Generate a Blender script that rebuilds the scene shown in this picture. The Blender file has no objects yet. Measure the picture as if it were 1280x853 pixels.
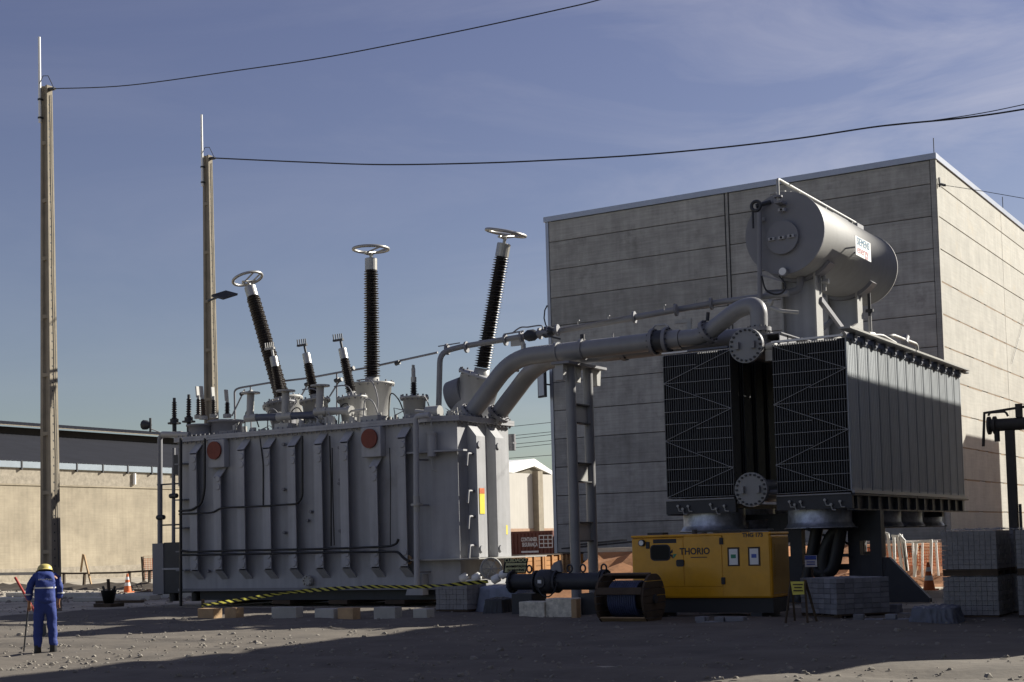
import bpy, bmesh, math, random
from mathutils import Vector, Matrix
random.seed(7)
C = bpy.context.scene.collection
SC = bpy.context.scene
PI = math.pi

# ------------------------------------------------------------------ camera
EYE = 1.75
def make_camera():
    yaw, pitch, roll = 0.549657539, 0.0540243822, -0.0265553138
    c, s = math.cos(yaw), math.sin(yaw)
    r = Vector((c, s, 0)); f = Vector((-s, c, 0)); u = Vector((0, 0, 1))
    f2 = f*math.cos(pitch) + u*math.sin(pitch)
    u2 = u*math.cos(pitch) - f*math.sin(pitch)
    r3 = r*math.cos(roll) + u2*math.sin(roll)
    u3 = u2*math.cos(roll) - r*math.sin(roll)
    cd = bpy.data.cameras.new('camera'); co = bpy.data.objects.new('camera', cd); C.objects.link(co)
    m = Matrix((r3, u3, -f2)).transposed().to_4x4(); m.translation = (0, 0, EYE)
    co.matrix_world = m
    cd.sensor_width = 36; cd.lens = 1768.95/1280*36
    cd.shift_y = (583.77-426.5)/1280
    cd.clip_end = 2000
    SC.camera = co
make_camera()

# ------------------------------------------------------------------ light
SUN = Vector((0.69, 1.05, 0.69)).normalized()
SUN_EL = math.asin(SUN.z); SUN_AZ = math.atan2(SUN.x, SUN.y)
def make_light():
    w = bpy.data.worlds.new('World'); SC.world = w; w.use_nodes = True
    nt = w.node_tree; N = nt.nodes; L = nt.links
    bg = N['Background']; bg.inputs['Strength'].default_value = 0.05
    sky = N.new('ShaderNodeTexSky'); sky.sky_type = 'NISHITA'; sky.sun_disc = False
    sky.sun_elevation = SUN_EL; sky.sun_rotation = SUN_AZ
    sky.altitude = 600; sky.air_density = 1.15; sky.dust_density = 1.2; sky.ozone_density = 2.0
    tc = N.new('ShaderNodeTexCoord')
    # thin cirrus streaks, much higher than they are deep
    mp = N.new('ShaderNodeMapping'); mp.inputs['Scale'].default_value = (2.2, 2.2, 9.0)
    mp.inputs['Rotation'].default_value = (0.25, 0.1, 0.6)
    nz = N.new('ShaderNodeTexNoise'); nz.inputs['Scale'].default_value = 1.6; nz.inputs['Detail'].default_value = 7
    nz.inputs['Roughness'].default_value = 0.62; nz.inputs['Distortion'].default_value = 0.7
    rp = N.new('ShaderNodeMapRange'); rp.inputs['From Min'].default_value = 0.44; rp.inputs['From Max'].default_value = 0.86
    rp.inputs['To Max'].default_value = 0.45
    mx = N.new('ShaderNodeMixRGB'); mx.inputs['Color2'].default_value = (9.0, 8.6, 9.0, 1)
    hs = N.new('ShaderNodeHueSaturation'); hs.inputs['Saturation'].default_value = 0.93; hs.inputs['Value'].default_value = 0.86; hs.inputs['Hue'].default_value = 0.53
    sx = N.new('ShaderNodeSeparateXYZ'); L.new(tc.outputs['Generated'], sx.inputs[0])
    cm = N.new('ShaderNodeMapRange'); cm.interpolation_type = 'SMOOTHSTEP'; cm.inputs['From Min'].default_value = -0.66; cm.inputs['From Max'].default_value = -0.10
    cm.inputs['To Min'].default_value = 0.12; cm.inputs['To Max'].default_value = 1.0; L.new(sx.outputs[0], cm.inputs['Value'])
    mm = N.new('ShaderNodeMath'); mm.operation = 'MULTIPLY'; L.new(cm.outputs[0], mm.inputs[1])
    L.new(tc.outputs['Generated'], mp.inputs['Vector']); L.new(mp.outputs[0], nz.inputs['Vector'])
    L.new(nz.outputs['Fac'], rp.inputs['Value']); L.new(rp.outputs[0], mm.inputs[0]); L.new(mm.outputs[0], mx.inputs['Fac'])
    L.new(sky.outputs[0], hs.inputs['Color']); L.new(hs.outputs[0], mx.inputs['Color1'])
    L.new(mx.outputs[0], bg.inputs['Color'])
    sd = bpy.data.lights.new('sun', 'SUN'); sd.energy = 5.0; sd.angle = math.radians(0.5); sd.color = (1.0, 0.95, 0.85)
    so = bpy.data.objects.new('sun', sd); C.objects.link(so)
    so.rotation_euler = SUN.to_track_quat('Z', 'Y').to_euler()
    so.location = (0, 0, 60)
    vs = SC.view_settings; vs.view_transform = 'Standard'; vs.look = 'None'; vs.gamma = 1.0
    vs.use_curve_mapping = False; vs.exposure = 0.87
make_light()

# ------------------------------------------------------------------ materials
MATS = {}
def mat(name, col, rough=0.6, metal=0.0, var=0.18, scale=1.5, bump=0.0, bscale=20, streak=0.0, rnd=0.0, hstreak=0.0,
        stain=None, stain_lo=0.55, stain_hi=0.8, stain_amt=0.6, spec=0.5, coat=0.0):
    m = bpy.data.materials.new(name); m.use_nodes = True
    nt = m.node_tree; N = nt.nodes; L = nt.links; b = N['Principled BSDF']
    b.inputs['Roughness'].default_value = rough; b.inputs['Metallic'].default_value = metal
    b.inputs['Specular IOR Level'].default_value = spec
    if coat: b.inputs['Coat Weight'].default_value = coat
    geo = N.new('ShaderNodeNewGeometry')
    nz = N.new('ShaderNodeTexNoise'); nz.inputs['Scale'].default_value = scale; nz.inputs['Detail'].default_value = 8
    nz.inputs['Roughness'].default_value = 0.65
    L.new(geo.outputs['Position'], nz.inputs['Vector'])
    mr = N.new('ShaderNodeMapRange'); mr.inputs['From Min'].default_value = 0.25; mr.inputs['From Max'].default_value = 0.75
    mr.inputs['To Min'].default_value = 1-var; mr.inputs['To Max'].default_value = 1+var
    L.new(nz.outputs['Fac'], mr.inputs['Value'])
    fac = mr.outputs[0]
    def mul(a, bsock):
        q = N.new('ShaderNodeMath'); q.operation = 'MULTIPLY'; L.new(a, q.inputs[0]); L.new(bsock, q.inputs[1]); return q.outputs[0]
    if streak:
        mp = N.new('ShaderNodeMapping'); mp.inputs['Scale'].default_value = (3.0, 3.0, 0.16)
        L.new(geo.outputs['Position'], mp.inputs['Vector'])
        n2 = N.new('ShaderNodeTexNoise'); n2.inputs['Scale'].default_value = 1.7; n2.inputs['Detail'].default_value = 6
        L.new(mp.outputs[0], n2.inputs['Vector'])
        r2 = N.new('ShaderNodeMapRange'); r2.inputs['From Min'].default_value = 0.3; r2.inputs['From Max'].default_value = 0.7
        r2.inputs['To Min'].default_value = 1-streak; r2.inputs['To Max'].default_value = 1+streak*0.6
        L.new(n2.outputs['Fac'], r2.inputs['Value']); fac = mul(fac, r2.outputs[0])
    if hstreak:
        mp = N.new('ShaderNodeMapping'); mp.inputs['Scale'].default_value = (0.45, 0.45, 9.0)
        L.new(geo.outputs['Position'], mp.inputs['Vector'])
        n3 = N.new('ShaderNodeTexNoise'); n3.inputs['Scale'].default_value = 1.6; n3.inputs['Detail'].default_value = 7
        L.new(mp.outputs[0], n3.inputs['Vector'])
        r5 = N.new('ShaderNodeMapRange'); r5.inputs['From Min'].default_value = 0.34; r5.inputs['From Max'].default_value = 0.66
        r5.inputs['To Min'].default_value = 1-hstreak; r5.inputs['To Max'].default_value = 1+hstreak
        L.new(n3.outputs['Fac'], r5.inputs['Value']); fac = mul(fac, r5.outputs[0])
    if rnd:
        oi = N.new('ShaderNodeObjectInfo'); r3 = N.new('ShaderNodeMapRange')
        r3.inputs['To Min'].default_value = 1-rnd; r3.inputs['To Max'].default_value = 1+rnd
        L.new(oi.outputs['Random'], r3.inputs['Value']); fac = mul(fac, r3.outputs[0])
    vm = N.new('ShaderNodeVectorMath'); vm.operation = 'SCALE'; vm.inputs[0].default_value = col[:3]
    L.new(fac, vm.inputs['Scale']); out = vm.outputs[0]
    if stain:
        n4 = N.new('ShaderNodeTexNoise'); n4.inputs['Scale'].default_value = scale*0.7; n4.inputs['Detail'].default_value = 9
        n4.inputs['Roughness'].default_value = 0.7
        off = N.new('ShaderNodeVectorMath'); off.operation = 'ADD'; off.inputs[1].default_value = (31.7, 4.2, 9.9)
        L.new(geo.outputs['Position'], off.inputs[0]); L.new(off.outputs[0], n4.inputs['Vector'])
        r4 = N.new('ShaderNodeMapRange'); r4.inputs['From Min'].default_value = stain_lo; r4.inputs['From Max'].default_value = stain_hi
        r4.inputs['To Max'].default_value = stain_amt; L.new(n4.outputs['Fac'], r4.inputs['Value'])
        mx = N.new('ShaderNodeMixRGB'); L.new(r4.outputs[0], mx.inputs['Fac']); L.new(out, mx.inputs['Color1'])
        mx.inputs['Color2'].default_value = (*stain, 1); out = mx.outputs[0]
    L.new(out, b.inputs['Base Color'])
    if bump:
        n5 = N.new('ShaderNodeTexNoise'); n5.inputs['Scale'].default_value = bscale; n5.inputs['Detail'].default_value = 5
        L.new(geo.outputs['Position'], n5.inputs['Vector'])
        bp = N.new('ShaderNodeBump'); bp.inputs['Strength'].default_value = bump; bp.inputs['Distance'].default_value = 0.02
        L.new(n5.outputs['Fac'], bp.inputs['Height']); L.new(bp.outputs[0], b.inputs['Normal'])
    MATS[name] = m
    return m

M_tank = mat('tank_grey_paint', (0.375, 0.378, 0.39), 0.6, spec=0.25, var=0.10, scale=1.2, streak=0.13, stain=(0.20, 0.19, 0.175), stain_lo=0.58, stain_hi=0.78, stain_amt=0.5, bump=0.05, bscale=6)
M_tankd = mat('tank_side_paint', (0.20, 0.20, 0.215), 0.55, var=0.07)
M_drum = mat('drum_grey_paint', (0.33, 0.325, 0.31), 0.65, spec=0.25, var=0.06, scale=1.5, streak=0.05)
M_pipe = mat('pipe_grey_paint', (0.235, 0.235, 0.24), 0.38, var=0.10, scale=2, streak=0.05)
M_pale = mat('pale_fitting_paint', (0.36, 0.355, 0.335), 0.45, var=0.08, scale=4)
M_fin = mat('radiator_fin_shade', (0.042, 0.044, 0.05), 0.5, var=0.12, rnd=.15)  # radiator grey darkened so the colour carries the shade between the fins
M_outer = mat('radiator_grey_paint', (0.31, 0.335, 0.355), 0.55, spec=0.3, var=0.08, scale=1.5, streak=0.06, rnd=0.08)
M_finedge = mat('radiator_edge_paint', (0.12, 0.125, 0.13), 0.5, var=0.1)
M_dark = mat('dark_steel', (0.03, 0.032, 0.038), 0.55, var=0.2, scale=3)
M_rod = mat('brace_rod_grey', (0.27, 0.27, 0.28), 0.45, var=0.1)
M_post = mat('brown_black_steel', (0.05, 0.044, 0.038), 0.7, var=0.25, scale=3)
M_black = mat('black_rubber', (0.012, 0.012, 0.013), 0.5, var=0.2)
M_porc = mat('brown_porcelain', (0.014, 0.010, 0.009), 0.38, var=0.15, scale=8)
M_alu = mat('cast_aluminium', (0.38, 0.37, 0.345), 0.38, metal=0.55, var=0.1, scale=5)
M_galv = mat('galvanised_sheet', (0.42, 0.44, 0.48), 0.42, metal=0.75, var=0.45, scale=7, bump=0.1, bscale=14)
M_white = mat('white_paint', (0.78, 0.78, 0.76), 0.5, var=0.05)
M_red = mat('red_oxide_cover', (0.17, 0.034, 0.018), 0.65, var=0.2, scale=6)
M_conc = mat('precast_concrete_shaded', (0.335, 0.33, 0.31), 0.92, var=0.24, scale=1.3, streak=0.12, hstreak=0.09, rnd=0.13, bump=0.25, bscale=9,  # darker copy of the wall concrete, shade of the front face in its colour
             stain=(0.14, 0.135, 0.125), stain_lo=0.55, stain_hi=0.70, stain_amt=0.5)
M_concl = mat('precast_concrete_lit', (0.375, 0.365, 0.325), 0.9, var=0.16, scale=1.0, streak=0.07, hstreak=0.05, rnd=0.05, bump=0.2, bscale=9,  # same wall concrete, paler copy with the sunlit side's brightness in its colour
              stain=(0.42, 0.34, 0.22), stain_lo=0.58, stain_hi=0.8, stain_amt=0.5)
M_rust = mat('rust_stain', (0.22, 0.15, 0.085), 0.85, var=0.3, scale=1.5)
M_joint = mat('dark_joint', (0.045, 0.038, 0.033), 0.9, var=0.2)
M_flash = mat('metal_flashing', (0.35, 0.37, 0.42), 0.35, metal=0.5, var=0.08)
M_pole = mat('pole_concrete', (0.26, 0.225, 0.17), 0.85, var=0.2, scale=2.5, streak=0.15, bump=0.25, bscale=14)
M_plaster = mat('wall_plaster', (0.33, 0.285, 0.21), 0.9, var=0.30, scale=0.35, streak=0.10, hstreak=0.05, bump=0.1, bscale=4,
                stain=(0.17, 0.14, 0.10), stain_lo=0.54, stain_hi=0.72, stain_amt=0.55)
M_rough = mat('wall_roughcast', (0.30, 0.265, 0.21), 0.95, var=0.35, scale=3.0, bump=0.4, bscale=8)
M_roof = mat('roof_sheet_grey', (0.038, 0.040, 0.050), 0.9, var=0.2, scale=0.5)
M_gutter = mat('gutter_zinc', (0.24, 0.28, 0.32), 0.45, metal=0.3, var=0.1)
M_stone = mat('stone_grey', (0.22, 0.20, 0.17), 0.95, var=0.4, scale=8)
M_added_soil = mat('added_dark_soil', (0.11, 0.094, 0.075), 0.95, var=0.35, scale=0.9, bump=0.7, bscale=7, stain=(0.15, 0.13, 0.105), stain_lo=0.5, stain_hi=0.7, stain_amt=0.6)
M_ground = mat('site_ground', (0.42, 0.37, 0.29), 0.95, var=0.30, scale=0.55, bump=0.6, bscale=6,
               stain=(0.09, 0.082, 0.072), stain_lo=0.44, stain_hi=0.66, stain_amt=0.75)
M_odirt = mat('orange_earth', (0.34, 0.155, 0.065), 0.95, var=0.3, scale=1.2, bump=0.7, bscale=5)
M_ddirt = mat('dark_soil', (0.075, 0.06, 0.045), 0.95, var=0.35, scale=2, bump=0.7, bscale=5)
M_slab = mat('pale_slab', (0.45, 0.43, 0.38), 0.9, var=0.18, scale=2.2, bump=0.3, bscale=12, rnd=0.12)
M_speck = mat('speckled_slab', (0.62, 0.58, 0.48), 0.9, var=0.45, scale=9, bump=0.3, bscale=16)
M_wood = mat('raw_timber', (0.42, 0.28, 0.15), 0.8, var=0.25, scale=4, rnd=0.2, bump=0.2, bscale=25)
M_wooddk = mat('weathered_timber', (0.07, 0.048, 0.03), 0.85, var=0.3, scale=4, rnd=0.2, bump=0.2, bscale=25)
M_crate = mat('orange_crate_timber', (0.40, 0.19, 0.06), 0.8, var=0.25, scale=3, rnd=0.15)
M_sheet = mat('tan_sheet', (0.17, 0.15, 0.11), 0.8, var=0.1)
M_box = mat('container_brown', (0.15, 0.042, 0.024), 0.6, var=0.15, scale=2)
M_yel = mat('generator_yellow', (0.62, 0.30, 0.012), 0.24, var=0.14, scale=2.0, spec=0.5, bump=0.5, bscale=1.6, stain=(0.36, 0.19, 0.02), stain_lo=0.5, stain_hi=0.8, stain_amt=0.4)
M_yeldk = mat('generator_end_panel', (0.30, 0.16, 0.015), 0.5, var=0.15)
M_letdk = mat('dark_lettering', (0.02, 0.02, 0.022), 0.6, var=0.05)
M_letwh = mat('white_lettering', (0.72, 0.68, 0.64), 0.7, var=0.1, scale=6)
M_letbl = mat('petrol_lettering', (0.02, 0.16, 0.28), 0.6, var=0.05)
M_letrd = mat('pink_lettering', (0.50, 0.16, 0.18), 0.6, var=0.05)
M_green = mat('green_mark', (0.03, 0.22, 0.12), 0.6, var=0.05)
M_paver = mat('grey_paver', (0.22, 0.22, 0.235), 0.9, var=0.18, scale=6, rnd=0.22, bump=0.3, bscale=30)
M_paverp = mat('wrapped_paver', (0.27, 0.26, 0.25), 0.85, var=0.25, scale=5, bump=0.3, bscale=30)
M_blue = mat('blue_coverall', (0.022, 0.043, 0.20), 0.8, var=0.2, scale=9, bump=0.3, bscale=18)
M_skin = mat('skin', (0.33, 0.17, 0.10), 0.6, var=0.08)
M_hat = mat('yellow_helmet', (0.55, 0.46, 0.15), 0.4, var=0.05)
M_refl = mat('reflective_tape', (0.62, 0.62, 0.60), 0.4, var=0.05)
M_tarp = mat('blue_grey_tarp', (0.20, 0.225, 0.29), 0.5, var=0.3, scale=4, bump=0.5, bscale=9)
M_tarpd = mat('dull_plastic', (0.10, 0.11, 0.14), 0.45, var=0.3, scale=4, bump=0.4, bscale=9)
M_orange = mat('cone_orange', (0.60, 0.14, 0.03), 0.55, var=0.1)
M_redp = mat('red_painted_wood', (0.36, 0.035, 0.025), 0.6, var=0.2)
M_signy = mat('yellow_sign', (0.66, 0.58, 0.10), 0.6, var=0.06, scale=8)
M_signg = mat('faded_green_sign', (0.78, 0.78, 0.42), 0.6, var=0.08, scale=8)
M_paper = mat('white_paper', (0.75, 0.75, 0.74), 0.8, var=0.05)
M_signb = mat('blue_print', (0.06, 0.11, 0.40), 0.6, var=0.05)
M_whwall = mat('white_warehouse_wall', (0.45, 0.43, 0.39), 0.85, var=0.07, scale=0.4, streak=0.05)
M_brick = mat('brown_wall_foot', (0.34, 0.22, 0.15), 0.9, var=0.15)
M_cablebl = mat('blue_cable', (0.05, 0.065, 0.13), 0.5, var=0.4, scale=8)
M_bluepipe = mat('blue_grey_sleeve', (0.09, 0.10, 0.135), 0.5, var=0.1)
M_orust = mat('yellow_sticker', (0.72, 0.60, 0.03), 0.6, var=0.05)

def stripe_mat():
    m = bpy.data.materials.new('hazard_tape'); m.use_nodes = True
    nt = m.node_tree; N = nt.nodes; L = nt.links; b = N['Principled BSDF']; b.inputs['Roughness'].default_value = 0.5
    uv = N.new('ShaderNodeUVMap'); sp = N.new('ShaderNodeSeparateXYZ'); L.new(uv.outputs[0], sp.inputs[0])
    a = N.new('ShaderNodeMath'); a.operation = 'ADD'; L.new(sp.outputs[0], a.inputs[0]); L.new(sp.outputs[1], a.inputs[1])
    f = N.new('ShaderNodeMath'); f.operation = 'FRACT'; L.new(a.outputs[0], f.inputs[0])
    g = N.new('ShaderNodeMath'); g.operation = 'GREATER_THAN'; g.inputs[1].default_value = 0.5; L.new(f.outputs[0], g.inputs[0])
    mx = N.new('ShaderNodeMixRGB'); mx.inputs['Color1'].default_value = (0.70, 0.66, 0.12, 1); mx.inputs['Color2'].default_value = (0.02, 0.02, 0.02, 1)
    L.new(g.outputs[0], mx.inputs['Fac']); L.new(mx.outputs[0], b.inputs['Base Color'])
    tr = N.new('ShaderNodeBsdfTranslucent'); L.new(mx.outputs[0], tr.inputs['Color'])
    ms = N.new('ShaderNodeMixShader'); ms.inputs[0].default_value = 0.55; L.new(b.outputs[0], ms.inputs[1]); L.new(tr.outputs[0], ms.inputs[2])
    L.new(ms.outputs[0], N['Material Output'].inputs['Surface'])
    return m
M_tape = stripe_mat()
def wrap_mat():
    m = bpy.data.materials.new('clear_stretch_wrap'); m.use_nodes = True
    nt = m.node_tree; N = nt.nodes; L = nt.links; b = N['Principled BSDF']
    b.inputs['Base Color'].default_value = (0.30, 0.30, 0.31, 1); b.inputs['Roughness'].default_value = 0.3
    geo = N.new('ShaderNodeNewGeometry'); nz = N.new('ShaderNodeTexNoise'); nz.inputs['Scale'].default_value = 3.5
    nz.inputs['Detail'].default_value = 6; nz.inputs['Distortion'].default_value = 1.5
    L.new(geo.outputs['Position'], nz.inputs['Vector'])
    r = N.new('ShaderNodeMapRange'); r.inputs['From Min'].default_value = 0.4; r.inputs['From Max'].default_value = 0.8
    r.inputs['To Min'].default_value = 0.03; r.inputs['To Max'].default_value = 0.45
    L.new(nz.outputs['Fac'], r.inputs['Value']); L.new(r.outputs[0], b.inputs['Alpha'])
    bp = N.new('ShaderNodeBump'); bp.inputs['Strength'].default_value = 0.6; L.new(nz.outputs['Fac'], bp.inputs['Height']); L.new(bp.outputs[0], b.inputs['Normal'])
    return m
M_wrap = wrap_mat()

# ------------------------------------------------------------------ mesh helpers
ORIG = {}
def ortho(d):
    d = Vector(d).normalized()
    a = Vector((0, 0, 1)) if abs(d.z) < 0.9 else Vector((1, 0, 0))
    x = d.cross(a).normalized(); y = d.cross(x).normalized()
    return d, x, y
class MB:
    def __init__(s): s.v = []; s.f = []; s.sm = []; s.uv = None
    def add(s, vs, fs, smooth=False):
        n = len(s.v); s.v += [Vector(p) for p in vs]
        for f in fs: s.f.append([i+n for i in f]); s.sm.append(smooth)
        return s
    def box(s, x0, x1, y0, y1, z0, z1, rot=0.0, piv=None):
        vs = [Vector((x, y, z)) for z in (z0, z1) for y in (y0, y1) for x in (x0, x1)]
        if rot:
            p = Vector(piv) if piv else Vector(((x0+x1)/2, (y0+y1)/2, 0)); m = Matrix.Rotation(rot, 3, 'Z')
            vs = [m @ (q-p) + p for q in vs]
        return s.add(vs, [(0, 2, 3, 1), (4, 5, 7, 6), (0, 1, 5, 4), (2, 6, 7, 3), (0, 4, 6, 2), (1, 3, 7, 5)])
    def beam(s, p0, p1, w, h, up=(0, 0, 1)):
        p0 = Vector(p0); p1 = Vector(p1); d = (p1-p0).normalized(); u = Vector(up)
        x = d.cross(u)
        if x.length < 1e-4: x = d.cross(Vector((1, 0, 0)))
        x.normalize(); y = x.cross(d).normalized()
        vs = [p + x*a*w/2 + y*b*h/2 for p in (p0, p1) for b in (-1, 1) for a in (-1, 1)]
        return s.add(vs, [(0, 2, 3, 1), (4, 5, 7, 6), (0, 1, 5, 4), (2, 6, 7, 3), (0, 4, 6, 2), (1, 3, 7, 5)])
    def cyl(s, p0, p1, r0, r1=None, n=16, cap=True):
        if r1 is None: r1 = r0
        p0 = Vector(p0); p1 = Vector(p1); d, x, y = ortho(p1-p0)
        ring = lambda p, r: [p + (x*math.cos(2*PI*i/n) + y*math.sin(2*PI*i/n))*r for i in range(n)]
        a = ring(p0, r0); b = ring(p1, r1)
        s.add(a+b, [(i, (i+1) % n, n+(i+1) % n, n+i) for i in range(n)], True)
        if cap:
            s.add(a, [list(range(n))[::-1]]); s.add(b, [list(range(n))])
        return s
    def lathe(s, prof, p0, axis, n=24, smooth=True):
        d, x, y = ortho(axis); p0 = Vector(p0); vs = []; fs = []
        for r, h in prof:
            vs += [p0 + d*h + (x*math.cos(2*PI*i/n) + y*math.sin(2*PI*i/n))*max(r, 1e-4) for i in range(n)]
        for k in range(len(prof)-1):
            fs += [(k*n+i, k*n+(i+1) % n, (k+1)*n+(i+1) % n, (k+1)*n+i) for i in range(n)]
        return s.add(vs, fs, smooth)
    def tube(s, pts, r, n=8, cap=True):
        pts = [Vector(p) for p in pts]; m = len(pts)
        tg = []
        for i in range(m):
            t = Vector((0, 0, 0))
            if i > 0: t += (pts[i]-pts[i-1]).normalized()
            if i < m-1: t += (pts[i+1]-pts[i]).normalized()
            tg.append(t.normalized() if t.length > 1e-6 else Vector((0, 0, 1)))
        d, x, y = ortho(tg[0]); vs = []
        for i in range(m):
            if i: 
                q = tg[i-1].rotation_difference(tg[i]); x = q @ x
            x = (x - tg[i]*x.dot(tg[i])).normalized(); y = tg[i].cross(x)
            rr = r[i] if isinstance(r, (list, tuple)) else r
            vs += [pts[i] + (x*math.cos(2*PI*k/n) + y*math.sin(2*PI*k/n))*rr for k in range(n)]
        s.add(vs, [(i*n+k, i*n+(k+1) % n, (i+1)*n+(k+1) % n, (i+1)*n+k) for i in range(m-1) for k in range(n)], True)
        if cap:
            s.add(vs[:n], [list(range(n))[::-1]]); s.add(vs[-n:], [list(range(n))])
        return s
    def torus(s, c, axis, R, r, n=32, k=8):
        d, x, y = ortho(axis); c = Vector(c); vs = []
        for i in range(n):
            e = x*math.cos(2*PI*i/n) + y*math.sin(2*PI*i/n)
            vs += [c + e*(R + r*math.cos(2*PI*j/k)) + d*r*math.sin(2*PI*j/k) for j in range(k)]
        return s.add(vs, [(i*k+j, ((i+1) % n)*k+j, ((i+1) % n)*k+(j+1) % k, i*k+(j+1) % k) for i in range(n) for j in range(k)], True)
    def prism(s, poly, d):
        a = [Vector(p) for p in poly]; d = Vector(d); n = len(a); b = [p+d for p in a]
        s.add(a+b, [(i, (i+1) % n, n+(i+1) % n, n+i) for i in range(n)])
        s.add(a, [list(range(n))[::-1]]); s.add(b, [list(range(n))]); return s
    def outline(s, poly, z0, z1):
        return s.prism([(x, y, z0) for x, y in poly], (0, 0, z1-z0))
    def build(s, name, m, parent=None, base=None, bevel=0.0, kind=None):
        if parent is not None: o0 = ORIG[parent.name]
        elif base is not None: o0 = Vector(base)
        else:
            lo = [min(v[i] for v in s.v) for i in range(3)]; hi = [max(v[i] for v in s.v) for i in range(3)]
            o0 = Vector(((lo[0]+hi[0])/2, (lo[1]+hi[1])/2, lo[2]))
        me = bpy.data.meshes.new(name); me.from_pydata([v-o0 for v in s.v], [], s.f)
        me.polygons.foreach_set('use_smooth', s.sm)
        if s.uv:
            ul = me.uv_layers.new(name='UVMap')
            for lp in me.loops: ul.data[lp.index].uv = s.uv[lp.vertex_index]
        bm = bmesh.new(); bm.from_mesh(me); bmesh.ops.recalc_face_normals(bm, faces=bm.faces); bm.to_mesh(me); bm.free()
        me.materials.append(m)
        o = bpy.data.objects.new(name, me); C.objects.link(o)
        if parent is not None: o.parent = parent
        else: o.location = o0
        ORIG[o.name] = o0
        if bevel:
            bv = o.modifiers.new('bevel', 'BEVEL'); bv.width = bevel; bv.segments = 2; bv.limit_method = 'ANGLE'
        if kind: o['kind'] = kind
        return o
def bend(pts, rad=0.3, n=6):
    """round the corners of a polyline"""
    pts = [Vector(p) for p in pts]; out = [pts[0]]
    for i in range(1, len(pts)-1):
        a, b, c = pts[i-1], pts[i], pts[i+1]
        r = min(rad, (a-b).length*0.48, (c-b).length*0.48)
        p0 = b + (a-b).normalized()*r; p1 = b + (c-b).normalized()*r
        for k in range(n+1):
            t = k/n; out.append(p0*(1-t)**2 + b*2*t*(1-t) + p1*t*t)
    out.append(pts[-1]); return out
def tag(o, label=None, cat=None, group=None, kind=None):
    if label: o['label'] = label
    if cat: o['category'] = cat
    if group: o['group'] = group
    if kind: o['kind'] = kind
    return o
def thing(name, label, cat, loc, group=None):
    o = bpy.data.objects.new(name, None); C.objects.link(o); o.location = loc; o.empty_display_size = 0.2
    ORIG[o.name] = Vector(loc)
    return tag(o, label, cat, group)
def copy_part(src, parent, off=(0, 0, 0), rotz=0.0):
    """linked copy of a part; off is relative to the first one's place"""
    c = src.copy(); C.objects.link(c); c.parent = parent
    ORIG[c.name] = ORIG[src.name]
    c.location = Vector(src.location) + Vector(off)
    if rotz: c.rotation_euler = (0, 0, rotz)
    return c
def copy_tree(src, loc, label=None):
    c = src.copy(); C.objects.link(c); c.location = loc
    if label: c['label'] = label
    ORIG[c.name] = Vector(loc)
    for p in list(src.children):
        q = p.copy(); C.objects.link(q); q.parent = c
        for g in list(p.children):
            h = g.copy(); C.objects.link(h); h.parent = q
    return c
def text(body, size, m, parent, name, pos, right, up, align='CENTER', space=1.0, depth=0.004, sx=1.0, bold=0.0):
    cu = bpy.data.curves.new(name, 'FONT'); cu.body = body; cu.size = size; cu.align_x = align; cu.align_y = 'CENTER'
    cu.space_character = space; cu.extrude = depth; cu.offset = bold; cu.resolution_u = 3
    ob = bpy.data.objects.new(name, cu)
    me = bpy.data.meshes.new_from_object(ob); bpy.data.objects.remove(ob); bpy.data.curves.remove(cu)
    R = Vector(right).normalized(); U = Vector(up).normalized(); Nn = R.cross(U); o0 = ORIG[parent.name]; pos = Vector(pos)
    for v in me.vertices: v.co = pos + R*v.co.x*sx + U*v.co.y + Nn*v.co.z - o0
    me.materials.clear(); me.materials.append(m)
    o = bpy.data.objects.new(name, me); C.objects.link(o); o.parent = parent; ORIG[o.name] = o0
    return o

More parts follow.
